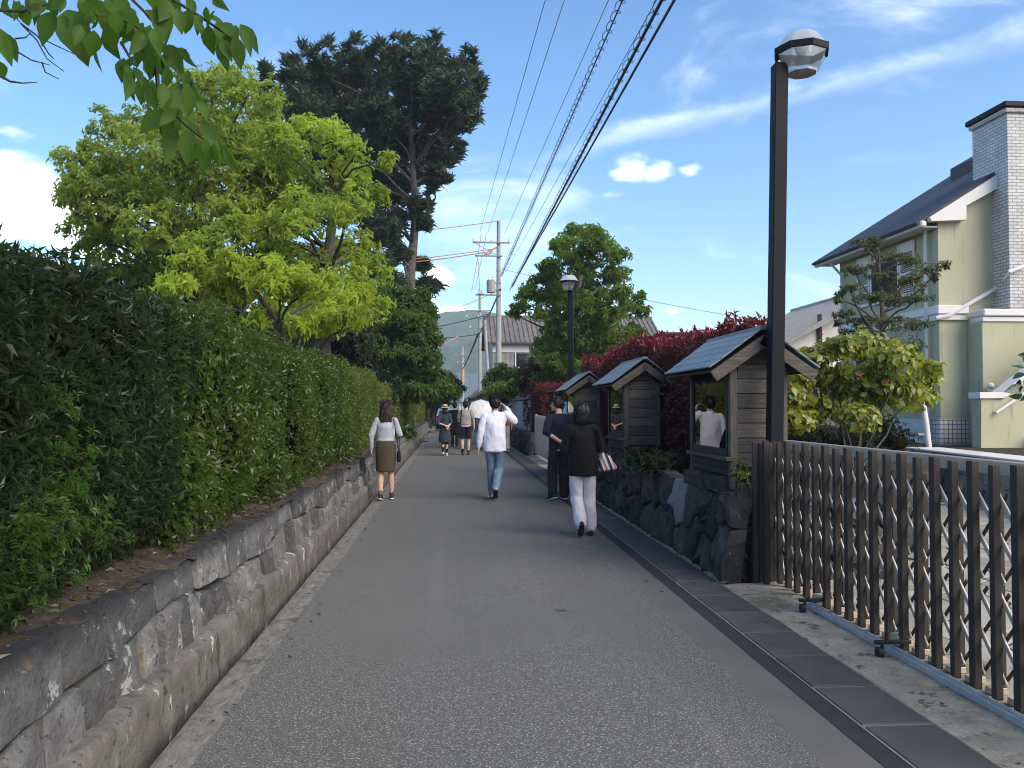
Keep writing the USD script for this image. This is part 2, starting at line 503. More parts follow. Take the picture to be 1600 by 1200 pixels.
STONE_L = [nmat(f'lichen_stone_{k}', [tuple(np.array(c) * s) for c in ((.075, .072, .070), (.13, .125, .118), (.19, .183, .17))], scale=6 + k, rough=.92, bump=1.0, bscale=30, bdist=.02,
                spots=[(4.2 + k, .60, (.17, .12, .07), .10), (2.8 + k, .57, (.075, .072, .052), .14), (6 + k, .585, (.29, .285, .27), .05), (11, .585, (.042, .042, .045), .06), (34, .66, (.42, .40, .37), .05)], band=(.56, .68, (.022, .022, .024))) for k, s in enumerate((.95, .72, 1.15, .52))]
STONE_R = [nmat(f'dark_stone_{k}', [tuple(np.array(c) * s) for c in ((.028, .0265, .024), (.048, .045, .040), (.082, .076, .067))], scale=5 + k, rough=.85, bump=.9, bscale=28, bdist=.016,
                spots=[(9 + k, .60, (.16, .155, .14), .06), (3.2 + k, .62, (.10, .085, .05), .1), (24, .66, (.34, .33, .31), .04), (5, .60, (.022, .028, .014), .12)]) for k, s in enumerate((.8, 1.05, 1.35, .65))]
STONE_P = nmat('pale_grey_stone', [(.20, .195, .19), (.27, .262, .25)], scale=6, rough=.9, bump=.6, bscale=40, bdist=.01)
SOIL = nmat('dry_soil', [(.036, .028, .018), (.065, .05, .034), (.11, .088, .064)], scale=9, rough=.95, bump=1, bscale=50, bdist=.03, spots=[(14, .58, (.05, .035, .024), .08), (20, .63, (.24, .16, .09), .06)])
MULCH = nmat('garden_soil', [(.03, .024, .016), (.055, .043, .028)], scale=9, rough=.95, bump=1, bscale=40, bdist=.03)
GROUND = nmat('open_ground', [(.05, .06, .025), (.09, .08, .05)], scale=.05, rough=.95)
PAVE = [nmat(f'flagstone_{k}', [tuple(np.array(c) * s) for c in ((.28, .262, .22), (.37, .345, .29))], scale=5, rough=.9, bump=.5, bscale=40, bdist=.008, spots=[(8, .62, (.12, .115, .09), .1)]) for k, s in enumerate((.9, 1.05, .75))]
BROWN = flat('brown_metal', (.040, .033, .028), rough=.6, spec=.25, var=.15)
BROWN2 = flat('lattice_metal', (.52, .46, .39), rough=.45, spec=.45, var=.06)
BROWN3 = flat('dark_lattice_metal', (.020, .017, .015), rough=.45, spec=.5)
BEIGE = flat('beige_metal', (.42, .33, .24), rough=.5, spec=.4, var=.06)
STEEL = flat('galvanised_rail', (.46, .45, .43), rough=.55, metallic=.3, var=.15, scale=14)
BLACK = flat('black_rubber', (.012, .012, .012), rough=.55)
BLACKP = flat('black_paint', (.0045, .0055, .008), rough=.55, spec=.18, var=.2, scale=9)
WOOD = [nmat(f'weathered_wood_{k}', [tuple(np.array(c) * s) for c in ((.045, .037, .030), (.085, .072, .060), (.13, .112, .094))], scale=7 + k, rough=.82, bump=.5, bscale=20, bdist=.006, stretch=(.7, .7, 9),
             spots=[(2.2 + k, .60, (.04, .036, .028), .12)]) for k, s in enumerate((1.0, .8, 1.2))]
WOODV = [nmat(f'upright_wood_{k}', [tuple(np.array(c) * s) for c in ((.045, .037, .030), (.085, .072, .060), (.13, .112, .094))], scale=9 + k, rough=.82, bump=.5, bscale=20, bdist=.006, stretch=(8, 8, .6)) for k, s in enumerate((1.0, .8))]
DKWOOD = nmat('dark_wood', [(.018, .015, .012), (.034, .028, .023)], scale=8, rough=.75, bump=.4, bscale=22, bdist=.005, stretch=(1, 1, 7))
ROOFB = [nmat(f'copper_grey_roof_{k}', [tuple(np.array(c) * s) for c in ((.10, .125, .14), (.15, .18, .195))], scale=4, rough=.5, spec=.5, spots=[(9, .62, (.08, .09, .09), .1)], gloss=(.35, .6)) for k, s in enumerate((1.0, .85, 1.12))]
GREYB = nmat('grey_boards', [(.17, .16, .15), (.25, .24, .225), (.31, .30, .285)], scale=3, rough=.9, stretch=(4, 4, .35), spots=[(1.4, .58, (.11, .10, .095), .1, (3, 3, .5))])
TILER = nmat('old_roof_tile', [(.11, .10, .092), (.17, .155, .145)], scale=2, rough=.85, spots=[(5, .58, (.07, .063, .058), .1)])
PLASTER = nmat('white_plaster', [(.56, .53, .50), (.66, .63, .60)], scale=1.2, rough=.9, spots=[(2, .6, (.42, .40, .37), .15)])
GREEN = nmat('green_render', [(.385, .37, .25), (.43, .412, .285)], scale=.8, detail=8, rough=.92, bump=.25, bscale=90, bdist=.004, spots=[(.9, .60, (.27, .27, .165), .15), (2.2, .56, (.235, .232, .155), .14, (3, 3, .25)), (5, .62, (.18, .178, .125), .1, (3, 3, .12))])
WHITE = nmat('white_trim', [(.62, .585, .55), (.70, .665, .63)], scale=2, rough=.6, spots=[(3, .64, (.47, .44, .40), .1, (2, 2, .5))])
PIPE = flat('white_pipe', (.60, .575, .56), rough=.45, var=.06)
SLATE = nmat('dark_slate', [(.032, .035, .045), (.048, .052, .062)], scale=4, rough=.65, bump=.3, bscale=20, bdist=.01, stretch=(1, 1, 4))
GLASSDK = flat('dark_window', (.012, .015, .018), rough=.06, spec=.8)


def brickmat(name, c1, c2, mortar, w, h, ms, axes):
    n = {"g": ("geometry", {}), "s": ("separate_xyz", {}), "c": ("combine_xyz", {}),
         "b": ("brick_texture", {"color1": c1, "color2": c2, "mortar": mortar, "scale": 1.0, "brick_width": w, "row_height": h, "mortar_size": ms, "offset": 0.5 if 'o' in axes else 0.0, "mortar_smooth": .1}),
         "bp": ("bump", {"strength": .8, "distance": .008, "invert": True}), "no": ("noise_texture", {"scale": 2.5, "detail": 5.0}), "p": ("principled_bsdf", {"roughness": .55}),
         "v": ("map_range", {"from_min": .3, "from_max": .7, "to_min": .8, "to_max": 1.08}), "vc": ("combine_color", {}), "mm": ("mix", {"mix_type": "multiply", "fac": 1.0})}
    L = [("g.position", "s.vector"), ("s.z", "c.y"), ("c.vector", "b.vector"), ("b.fac", "bp.height"), ("bp.normal", "p.normal"), ("g.position", "no.vector"), ("no.fac", "v.value"),
         ("v.result", "vc.r"), ("v.result", "vc.g"), ("v.result", "vc.b"), ("b.color", "mm.color1"), ("vc.color", "mm.color2"), ("mm.color", "p.base_color")]
    n["a"] = ("math", {"math_type": "add"})
    L += [("s.x", "a.value1"), ("s.y", "a.value2"), ("a.value", "c.x")]
    return usdkit.material(stage, '/World/Looks/' + name, n, L, surface="p.BSDF")


TILE = brickmat('white_square_tile', (.66, .63, .61), (.60, .58, .56), (.10, .10, .11), .105, .105, .010, '')
CHIM = brickmat('white_brick', (.56, .54, .52), (.47, .455, .44), (.23, .225, .22), .21, .075, .010, 'o')
WHITECAP = flat('white_tile_cap', (.66, .64, .62), rough=.35, var=.05)


def pane_mat():
    n = {"f": ("fresnel", {"IOR": 1.55}), "t": ("transparent_bsdf", {"color": (.86, .9, .88)}), "gl": ("glossy_bsdf", {"roughness": .01, "color": (1, 1, 1)}), "m": ("mix_closure", {})}
    return usdkit.material(stage, '/World/Looks/pane_glass', n, [("f.fac", "m.fac"), ("t.BSDF", "m.closure1"), ("gl.BSDF", "m.closure2")], surface="m.closure")


PANE = pane_mat()

# ------------------------------------------------------------------ the setting
obj('ground', grid(np.linspace(-1800, 1800, 40), np.linspace(-600, 2600, 40), lambda x, y: np.full_like(x, -.35)), GROUND, kind='structure')


def road_z(x, y):
    return .012 * np.cos((x - .3) / 1.55 * 1.4) - .012 + (meshkit.noise(np.stack([x * .8, y * .5, y * 0], -1), 4) - .5) * .012


ys = np.unique(np.concatenate([np.arange(-9, 30, .35), np.arange(30, 140, 2.5)]))
rv, rf = grid(np.linspace(-1.12, 1.62, 16), ys, road_z)
obj('road', (rv, rf), ASPHALT, kind='structure', smooth=True)
obj('road_edge', grid(np.linspace(1.62, 1.88, 4), ys, lambda x, y: -.011 + 0 * x), SMOOTH, kind='structure')


def patch(x0, x1, y0, y1):
    a = np.array([[x0, y0], [x1, y0 + .05], [x1 - .04, y1], [x0 + .03, y1 - .03]])
    X, Y = np.meshgrid(np.linspace(0, 1, 8), np.linspace(0, 1, 10), indexing='ij')
    q = (1 - X)[..., None] * ((1 - Y)[..., None] * a[0] + Y[..., None] * a[3]) + X[..., None] * ((1 - Y)[..., None] * a[1] + Y[..., None] * a[2])
    v, f = grid(np.arange(8.), np.arange(10.), lambda x, y: 0 * x)
    v[:, 0], v[:, 1] = q[..., 0].ravel(), q[..., 1].ravel()
    v[:, 2] = road_z(v[:, 0], v[:, 1]) + .005
    return v, f



# left: rough apron, slot, concrete kerb, stone wall, soil bank
ya = np.unique(np.concatenate([np.arange(-9, 20, .12), np.arange(20, 75, 1.5)]))


def strip(prof, ys, amp, seed, freq=6., along=2.):
    """A long strip whose cross-section prof (x, z points) is swept down the lane, with uneven relief."""
    prof = np.asarray(prof, float)
    k = len(prof)
    v = np.zeros((len(ys), k, 3))
    v[:, :, 0], v[:, :, 1], v[:, :, 2] = prof[None, :, 0], ys[:, None], prof[None, :, 1]
    q = v.copy() * [freq, along, freq]
    v[..., 0] += (meshkit.fbm(q, 4, seed) - .5) * amp * 2
    v[..., 2] += (meshkit.fbm(q + 9, 4, seed + 7) - .5) * amp * 1.3
    f = []
    for i in range(len(ys) - 1):
        for j in range(k - 1):
            a = i * k + j
            f += [(a, a + k, a + k + 1), (a, a + k + 1, a + 1)]
    return v.reshape(-1, 3), np.array(f)[:, ::-1]


def dense(pts, step):
    out = [pts[0]]
    for a, b in zip(pts, pts[1:]):
        n = max(1, int(math.dist(a, b) / step))
        out += [(a[0] + (b[0] - a[0]) * i / n, a[1] + (b[1] - a[1]) * i / n) for i in range(1, n + 1)]
    return out


obj('gutter_edge', strip(dense([(-1.315, -.34), (-1.315, -.02), (-1.30, -.004), (-1.12, -.010)], .05), ya, .007, 3), APRON, kind='structure', smooth=50)
obj('gutter_channel', grid(np.array([-1.5, -1.3]), np.array([-9., 75.]), lambda x, y: -.30 + 0 * x), DARK, kind='structure')
obj('kerb', strip(dense([(-1.60, .24), (-1.53, .228), (-1.425, .215), (-1.400, .190), (-1.392, -.02), (-1.405, -.34)], .045), ya, .013, 5, 9, 3), LEDGE, kind='structure', smooth=50)

ybank = np.unique(np.concatenate([np.arange(-9, 16, .14), np.arange(16, 75, 1.2)]))
obj('soil_bank', grid(np.concatenate([[-30, -12, -5, -3], np.linspace(-2.6, -1.53, 13)]), ybank,
                      lambda x, y: .645 + np.clip((-1.54 - x) * .15, 0, .08) + (meshkit.fbm(np.stack([x * 4, y * 3, 0 * x], -1), 4, 2) - .5) * .10 * (x > -3)), SOIL, kind='structure', smooth=True)

wl = thing('stone_wall', 'lichen covered low stone wall below the hedges on the left', 'stone wall')


def wl_map(s, t, d):
    return np.stack([-1.478 - .13 * t + d, s, .215 + t], 1)


obj('backing', box(-1.75, -1.64, -8, 75, -.3, .60), DARK, wl)
# two uneven courses of squared stones
s, mids = -1.0, None
row_mid = lambda y: .215 + .05 * math.sin(y * 1.7) + .03 * math.sin(y * 4.1 + 1)
top_of = lambda y: .452 + .015 * math.sin(y * 2.3)
cells = []
for row in (0, 1):
    s = -.6
    while s < 21:
        w = rng.uniform(.34, .75) if row else rng.uniform(.30, .70)
        e = min(s + w, 21.2)
        lo0, lo1 = (row_mid(s), row_mid(e)) if row else (-.06, -.06)
        hi0, hi1 = (top_of(s), top_of(e)) if row else (row_mid(s), row_mid(e))
        k0, k1 = rng.uniform(-.03, .03, 2)
        if row == 0 and rng.random() < .25 and w > .4:      # a split stone
            m = s + w * rng.uniform(.4, .6)
            cells += [[(s, lo0), (m, lo0), (m + .02, (hi0 + hi1) / 2), (s + k0, hi0)], [(m, lo0), (e, lo1), (e + k1, hi1), (m + .02, (hi0 + hi1) / 2)]]
        else:
            cells.append([(s, lo0), (e, lo1), (e + k1, hi1), ((s + e) / 2, (hi0 + hi1) / 2 + rng.uniform(-.012, .012)), (s + k0, hi0)])
        s = e
far = []
for c in cells:
    r2 = rng.uniform(.85, 1.15)
    dd, tw = rng.normal() * .012, rng.normal() * .02
    m = stone_mesh(c, .12, rng, lambda s_, t_, d_: wl_map(s_, t_, d_ + dd + tw * (s_ - c[0][0])), inset=.008, rough=.012, round_=.018)
    obj('stone', m, STONE_L[int(rng.integers(4))], wl, smooth=40)
for k in range(90):
    y = 21.2 + k * .55
    far.append(stone_mesh([(y, -.05), (y + .53, -.05), (y + .55, .21), (y + .02, .21)], .12, rng, wl_map, inset=.006))
    far.append(stone_mesh([(y - .2, .22), (y + .32, .22), (y + .33, .45), (y - .2, .45)], .12, rng, wl_map, inset=.006))
obj('far_stones', cat_(far), STONE_L[0], wl, kind='stuff')

# stone slab bridging the gutter further on
for y in (38.0, 52.0):
    t = obj('bridge_slab', box(-1.75, -1.0, y, y + 1.2, .10, .22, .02), CONC, smooth=False)
    tag(t, 'stone slab bridging the gutter beyond the woman in the brown skirt' if y < 45 else 'farther stone slab over the gutter before the end of the hedge', 'slab', 'slabs bridging the left gutter')

# right: dark channel strip, slabs, pale line, apron
obj('channel_strip', grid(np.linspace(1.88, 1.995, 3), ys, lambda x, y: -.008 + 0 * x), DARK, kind='structure')
obj('slab_bed', grid(np.array([1.9952, 2.42]), np.array([-9., 140.]), lambda x, y: -.005 + 0 * x), nmat('pale_joint', [(.17, .16, .14), (.24, .225, .20)], scale=20, rough=.9), kind='structure')
pv = thing('gutter_cover', 'row of dark stone gutter cover slabs along the right road edge', 'gutter cover')
y = -.5
k = 0
rest = []
while y < 70:
    m = box(2.008, 2.370, y, y + .540, -.10, .003 + rng.uniform(-.003, .003), .006)
    if y < 30:
        obj('slab', m, SLAB[k % 3 if rng.random() < .7 else 1], pv)
    else:
        rest.append(m)
    y += .56
    k += 1
obj('far_slabs', cat_(rest), SLAB[1], pv, kind='stuff')
obj('footing_line', strip(dense([(2.377, -.02), (2.385, .012), (2.43, .018), (2.46, -.02)], .03), np.arange(7.2, 21, .15), .008, 8), CONC2, kind='structure', smooth=50)
ap_z = lambda x, y: -.004 + np.clip((x - 2.38) * .05, 0, .03) + (meshkit.fbm(np.stack([x * 5, y * 3, 0 * x], -1), 3, 5) - .5) * .012
obj('gate_apron', grid(np.linspace(2.378, 3.2, 14), np.arange(-2, 7.35, .2), ap_z), CONC2, kind='structure', smooth=True)
obj('gate_apron', grid(np.linspace(2.378, 5.2, 10), np.arange(20.6, 27.2, .3), ap_z), CONC2, kind='structure', smooth=True)

# driveway of irregular flagstones behind the gate
dv = obj('driveway', grid(np.array([3.19, 9.0]), np.array([-2., 15.]), lambda x, y: -.012 + 0 * x), nmat('paving_joint', [(.09, .085, .06), (.13, .12, .09)], scale=12, rough=.95), kind='structure')
from shapely.geometry import Polygon as SP, Point as SPt
terrace_poly = SP([(2.62, 7.40), (4.05, 7.40), (8.62, 14.2), (9.0, 15.4), (7.2, 1.0), (34, 1.0), (34, 60), (5.2, 60), (5.2, 20.4), (2.62, 20.4)])
for c in voronoi_cells(3.2, 8.8, 2.0, 14.2, .42, .36, rng):
    if terrace_poly.intersects(SPt(c.mean(0))):
        continue
    m = stone_mesh(c, .03, rng, lambda s, t, d: np.stack([s, t, d * .35 + .006], 1), inset=.009, rough=.004, round_=.015)
    obj('flagstone', m, PAVE[int(rng.integers(3))], dv, smooth=40)
ter = trimesh.creation.extrude_polygon(terrace_poly, 1.0, engine='earcut')
ter.apply_translation((0, 0, -.30))
obj('terrace', ter, MULCH, kind='structure')

# right stone wall: rough polygonal stones, leaning back, with its return beside the gate
wr = thing('stone_wall', 'dark rough stone retaining wall under the display cases on the right', 'stone wall')
wr_map = lambda s, t, d: np.stack([2.40 + .13 * t - d, s, t - .03], 1)
tops = lambda s: .80 + .03 * np.sin(s * 2.1) + .02 * np.sin(s * 5.3)
obj('backing', box(2.56, 2.62, 7.3, 20.4, -.3, .66), DARK, wr)
for c in voronoi_cells(7.22, 20.5, 0, .80, .46, .36, rng, .40):
    c = c.copy()
    c[:, 1] *= tops(c[:, 0]) / .8
    y0 = c[:, 0].mean()
    m = stone_mesh(c, .15, rng, wr_map, inset=.008, rough=.022, round_=.035)
    pick = STONE_P if abs(y0 - 9.05) < .16 and c[:, 1].mean() > .42 else STONE_R[int(rng.integers(4))]
    obj('stone', m, pick, wr, smooth=40)
we_map = lambda s, t, d: np.stack([s, 7.28 + .10 * t - d, t - .03], 1)
for c in voronoi_cells(2.42, 4.1, 0, .76, .34, .26, rng, .36):
    obj('stone', stone_mesh(c, .12, rng, we_map, inset=.009, rough=.018, round_=.04), STONE_R[int(rng.integers(4))], wr, smooth=40)
dirn = unit([4.75, 7.2, 0])
nrm = np.array([dirn[1], -dirn[0], 0])
wd_map = lambda s, t, d: np.array([4.06, 7.38, -.03]) + s[:, None] * dirn + t[:, None] * np.array([0, 0, 1.]) + d[:, None] * nrm
for c in voronoi_cells(0, 8.6, 0, .74, .5, .36, rng, .36):
    obj('stone', stone_mesh(c, .12, rng, wd_map, inset=.009, rough=.018, round_=.04), STONE_R[int(rng.integers(4))], wr, smooth=40)

# far part of the right side: stone base and grey boarded wall
w2 = thing('stone_wall', 'low dark stone footing under the grey boarded wall beyond the pale gate', 'stone wall')
for c in voronoi_cells(27.3, 46, 0, .75, .75, .38, rng, .3):
    obj('stone', stone_mesh(c, .2, rng, lambda s, t, d: np.stack([2.5 + .1 * t - d, s, t - .03], 1), inset=.012, rough=.03, round_=.06), STONE_R[int(rng.integers(4))], w2, smooth=40)
obj('backing', box(2.75, 2.9, 27.3, 46, -.3, .65), DARK, w2)
w3 = thing('boarded_wall', 'grey weathered board wall with dark coping right of the parasol', 'wall')
obj('core', box(3.04, 3.14, 31, 60, .0, 1.86), GREYB, w3)
for k in range(40):
    a = 31 + k * .7
    obj('board', box(2.985, 3.035, a + .008, a + .692, .02, 1.85, .004), GREYB, w3)
obj('coping', cat_([box(2.85, 3.32, 30.9, 60, 1.87, 1.95, .01), box(2.95, 3.22, 30.9, 60, 1.952, 2.05, .02)]), SLATE, w3)
obj('end_post', box(2.95, 3.15, 30.8, 30.985, 0, 1.9, .01), WOODV[0], w3)

# ------------------------------------------------------------------ accordion gate
g = thing('accordion_gate', 'dark brown folding lattice gate standing across the driveway on the right', 'gate')
GX = 2.83
Ys = [7.20, 7.13]
y = 7.03
while y > 2.9:
    Ys.append(y)
    y -= .179
for i, y in enumerate(Ys):
    w = .052 if i % 2 else .040
    x = GX if i > 1 else GX - .15 + .07 * i
    zt = 1.262 if i % 2 else 1.25
    zb = .035 if i > 1 else .0
    obj('post', box(x - .022, x + .022, y - w / 2, y + w / 2, zb, zt, .004), BROWN, g)
    if i % 2:
        obj('rear_post', box(GX + .085, GX + .12, y - .085, y - .045, .05, 1.135, .004), BROWN, g)
    if i > 1:
        obj('foot', box(GX + .03, GX + .12, y - .09, y - .03, .025, .062, .004), BEIGE, g)
for k in range(4):
    obj('post', box(GX - .118 + .045 * k, GX - .078 + .045 * k, 7.185 + .012 * (k % 2), 7.225 + .012 * (k % 2), .0, 1.24 + .01 * (k % 2), .004), BROWN, g)
for z0, z1 in ((.66, 1.075), (.14, .555)):
    for i in range(len(Ys) - 2):
        a, b = Ys[i], Ys[i + 2]
        ext = unit([0, b - a, z0 - z1]) * .035
        obj('front_slat', beam((GX + .034, a, z1) - ext, (GX + .034, b, z0) + ext, .028, .012, up=(1, 0, 0), c=.003), BROWN2, g)
        ext = unit([0, b - a, z1 - z0]) * .035
        obj('back_slat', beam((GX + .060, a, z0) - ext, (GX + .060, b, z1) + ext, .020, .012, up=(1, 0, 0), c=.003), BROWN3, g)
obj('top_rail', box(GX + .125, GX + .165, 2.7, 7.22, 1.185, 1.262, .006), BEIGE, g)
for y in (6.15, 5.02):
    c = obj('caster_arm', cat_([box(2.62, GX + .02, y - .014, y + .014, .085, .108), box(2.66, 2.675, y - .01, y + .01, .04, .085)]), BLACK, g)
    wv, wf = tube([(2.635, y + .0, .034), (2.665, y, .034)], .034, 18)
    obj('caster_wheel', (wv, wf), BLACK, g, smooth=40)
    obj('caster_block', box(GX - .045, GX + .02, y + .04, y + .13, .06, .12), BEIGE, g)
r = obj('guide_rail', cat_([box(2.735, 2.742, 1.5, 6.35, .0, .048, .001), box(2.742, 2.785, 1.5, 6.35, .0, .030, .002), box(2.785, 2.792, 1.5, 6.35, .0, .05, .001)]), STEEL)
tag(r, 'galvanised steel guide rail on the concrete in front of the brown gate', 'rail')

g2 = thing('folding_gate', 'pale beige slatted gate folded at the second driveway left of the navy sweater man', 'gate')
PALE = flat('pale_gate_metal', (.40, .36, .31), rough=.5, var=.08)
for k, y in enumerate(np.linspace(27.0, 22.4, 22)):
    obj('slat', box(2.72, 2.77, y - .075, y + .075, .06, 1.30 + (.04 if k in (0, 1) else 0), .006), PALE, g2)
obj('rail', cat_([box(2.775, 2.80, 22.3, 27.1, z, z + .06) for z in (.2, 1.1)]), PALE, g2)

# ------------------------------------------------------------------ display cases (kiosks): local origin at the near road-side corner of the cabinet
BOARD = flat('notice_board', (.035, .036, .030), rough=.8)


def kiosk(label, loc):
    t = thing('display_case', label, 'display case', loc, 0, 'roofed wooden display cases on the stone wall')
    Wd, Ln, zb, ze = .54, 1.30, .0, .99            # width, length, floor, eave height above the cabinet floor
    rx, rz = .29, 1.275                            # ridge
    for (x, y) in ((.03, .03), (Wd - .03, .03), (.03, Ln - .03), (Wd - .03, Ln - .03)):
        obj('corner_post', box(x - .035, x + .035, y - .035, y + .035, -.17, ze - .02, .004), WOODV[0], t)
    for side, y0, y1 in (('near', .028, .046), ('far', Ln - .046, Ln - .028)):
        z = .03
        k = 0
        while z < 1.12:
            top = min(z + .132, 1.18)
            half = lambda zz: np.clip((rz - .06 - zz) / .62 * .5 + .02, .05, .27)
            m = box(.068, Wd - .068, y0 + (.003 if k % 2 else 0), y1 + (.003 if k % 2 else 0), z, top, .004)
            v = m[0].copy()
            if top > .95:
                hw = np.where(v[:, 2] > (z + top) / 2, half(top), half(z))
                v[:, 0] = np.clip(v[:, 0], rx - hw, rx + hw)
            obj('plank', (v, m[1]), WOOD[k % 3], t)
            z += .139
            k += 1
    for q in (.05, Ln - .06):
        obj('lining', box(.06, Wd - .06, q, q + .01, .02, .98), DKWOOD, t)
    obj('back_panel', box(Wd - .05, Wd - .02, .05, Ln - .05, .02, .99), DKWOOD, t)
    obj('board', box(Wd - .20, Wd - .18, .06, Ln - .06, .10, .97), BOARD, t)
    obj('floor', box(.0, Wd, -.01, Ln + .01, -.05, .012, .004), DKWOOD, t)
    obj('sill', box(-.05, .02, -.02, Ln + .02, .09, .13, .006), WOOD[1], t)
    fr = obj('window_frame', cat_([box(-.012, .022, .068, .118, .13, .985), box(-.012, .022, Ln - .118, Ln - .068, .13, .985),
                                   box(-.010, .022, .118, Ln - .118, .13, .20), box(-.010, .022, .118, Ln - .118, .935, .985), box(.0, .022, .07, Ln - .07, .015, .128)]), DKWOOD, t)
    obj('pane', box(.004, .009, .118, Ln - .118, .20, .935, .001), PANE, fr)
    for s in (-1, 1):
        hw = .50
        d = unit([s * hw, 0, -.345])
        n = np.array([-d[2] * s, 0, d[0] * s]) * s
        n = unit(np.array([.345 * s, 0, hw]))
        L = math.hypot(hw, .345)
        for k in range(5):
            a = np.array([rx, 0, rz + .03]) + d * (L * k / 5 - .012) + n * (.018 + .0)
            b = np.array([rx, 0, rz + .03]) + d * (L * (k + 1) / 5 + .018) + n * (.006)
            c = (a + b) / 2 + n * (.004 * (5 - k))
            ln = np.linalg.norm(b - a)
            q0, q1 = c + np.array([0, -.115, 0]), c + np.array([0, Ln + .20, 0])
            obj('roof_board', beam(q0, q1, ln, .018, up=n, c=.004), ROOFB[int(rng.integers(3))], t)
        u0 = np.array([rx, 0, rz - .012])
        obj('roof_deck', beam(u0 + d * L * .5 + [0, -.09, 0], u0 + d * L * .5 + [0, Ln + .17, 0], L * .97, .02, up=n), DKWOOD, t)
        for yy in (-.102, Ln + .185):
            obj('barge_board', beam(u0 + d * .0 - n * .045 + [0, yy, 0], u0 + d * (L + .01) - n * .045 + [0, yy, 0], .026, .105, up=n, c=.004), WOOD[0], t)
    obj('ridge_cap', box(rx - .045, rx + .045, -.125, Ln + .21, rz + .035, rz + .075, .012), ROOFB[0], t)
    for k in range(2):
        obj('pedestal_stone', stone_mesh([(.02 + .66 * k, -.24), (.64 + .66 * k, -.24), (.62 + .66 * k, -.06), (.04 + .66 * k, -.05)], .4, rng, lambda s, u, d: np.stack([-.08 - d, s, u], 1), rough=.02, round_=.04), STONE_R[k], t, smooth=40)
    return t


K1 = kiosk('nearest dark wooden display case with gabled roof, behind the tall lamp post', (2.60, 7.60, .96))
K2 = copy_of(K1, 'second roofed wooden display case, set into the red hedge beyond the azalea', (2.60, 12.35, .96))
K3 = copy_of(K1, 'farthest roofed wooden display case, partly hidden by the navy sweater man', (2.60, 17.4, .96))
PAPER = flat('white_paper', (.72, .71, .69), rough=.8, var=.04)
tag(obj('paper_notice', box(2.755, 2.759, 13.05, 13.27, 1.20, 1.50, .001), flat('grey_paper', (.30, .29, .28), rough=.8)), 'small grey paper notice inside the second display case', 'notice')
tag(obj('white_board', cat_([box(2.47, 2.49, 17.9, 18.35, 1.22, 1.66, .002), box(2.47, 2.495, 17.86, 17.898, 1.05, 1.68), box(2.491, 2.60, 18.0, 18.04, 1.4, 1.45)]), PAPER), 'white notice board on the front of the farthest display case', 'notice board')

# ------------------------------------------------------------------ street lamps
def lampglass():
    n = {"f": ("fresnel", {"IOR": 1.45}), "t": ("transparent_bsdf", {"color": (.90, .93, .93)}), "d": ("translucent_bsdf", {"color": (.75, .78, .78)}), "gl": ("glossy_bsdf", {"roughness": .12}),
         "m1": ("mix_closure", {"fac": .30}), "m": ("mix_closure", {})}
    return usdkit.material(stage, '/World/Looks/lamp_glass', n, [("t.BSDF", "m1.closure1"), ("d.BSDF", "m1.closure2"), ("f.fac", "m.fac"), ("m1.closure", "m.closure1"), ("gl.BSDF", "m.closure2")], surface="m.closure")


LG = lampglass()
MILK = usdkit.material(stage, '/World/Looks/milky_glass', {'p': ('principled_bsdf', {'base_color': (.55, .60, .62), 'roughness': .35}), 't': ('translucent_bsdf', {'color': (.75, .80, .82)}), 'm': ('mix_closure', {'fac': .6})}, [('p.BSDF', 'm.closure1'), ('t.BSDF', 'm.closure2')], surface='m.closure')
LEAN = math.tan(math.radians(1.35))


def lamp(label, loc):
    t = thing('street_lamp', label, 'street lamp', loc, 0, 'street lamps beside the display cases')
    H = 4.02
    px = lambda z: z * LEAN
    obj('post', beam((0, 0, -.1), (px(H), 0, H), .124, .124, up=(0, 1, 0), c=.008), BLACKP, t)
    obj('base_plate', box(-.14, .14, -.14, .14, -.12, -.08, .01), BLACKP, t)
    # lantern: octagonal, hung forward of the post on a bracket
    c = np.array([px(H) + .20, -.02, 0])
    tilt = np.array([[math.cos(.0), 0, math.sin(.0)], [0, 1, 0], [-math.sin(.0), 0, math.cos(.0)]])
    oct_ = lambda prof: (lathe(prof, 8)[0] @ tilt.T + c, lathe(prof, 8)[1])
    obj('rim', oct_([(.228, 4.100), (.252, 4.100), (.256, 4.158), (.232, 4.163), (.228, 4.100)]), BLACKP, t)
    obj('lower_glass', oct_([(.234, 4.105), (.150, 3.945), (.135, 3.930), (.0, 3.926)]), LG, t)
    obj('upper_glass', oct_([(.234, 4.161), (.170, 4.250), (.14, 4.290), (.0, 4.294)]), MILK, t)
    obj('bulb', shift(lathe([(.0, 4.100), (.045, 4.120), (.06, 4.180), (.05, 4.240), (.02, 4.280), (0, 4.285)], 12), c), PAPER, t, smooth=True)
    obj('bracket', cat_([beam((px(H), 0, 3.980), c + [-.06, 0, 4.060], .05, .04), box(px(H) - .05, px(H) + .30, -.03, .0, 4.060, 4.100)]), BLACKP, t)
    return t


L1 = lamp('tall black street lamp with octagonal glass lantern beside the nearest display case', (2.925, 7.40, .70))
L2 = copy_of(L1, 'farther black street lamp in front of the round green tree', (2.90, 20.0, .42), 255)

# ------------------------------------------------------------------ green house on the right
h = thing('green_house', 'pale green two storey house with dark slate roof and white brick chimney', 'house')
front_y, cx0, back_y = 18.5, 11.3, 23.4


def pz(px_, py_, Y):
    p = P(px_, py_, Y)
    return (p[0], p[2])


def prism_y(pts, y0, y1):
    m = trimesh.creation.extrude_polygon(SP(pts), y1 - y0, engine='earcut')
    v = np.array(m.vertices)
    return np.stack([v[:, 0], y1 - v[:, 2], v[:, 1]], 1), np.array(m.faces)


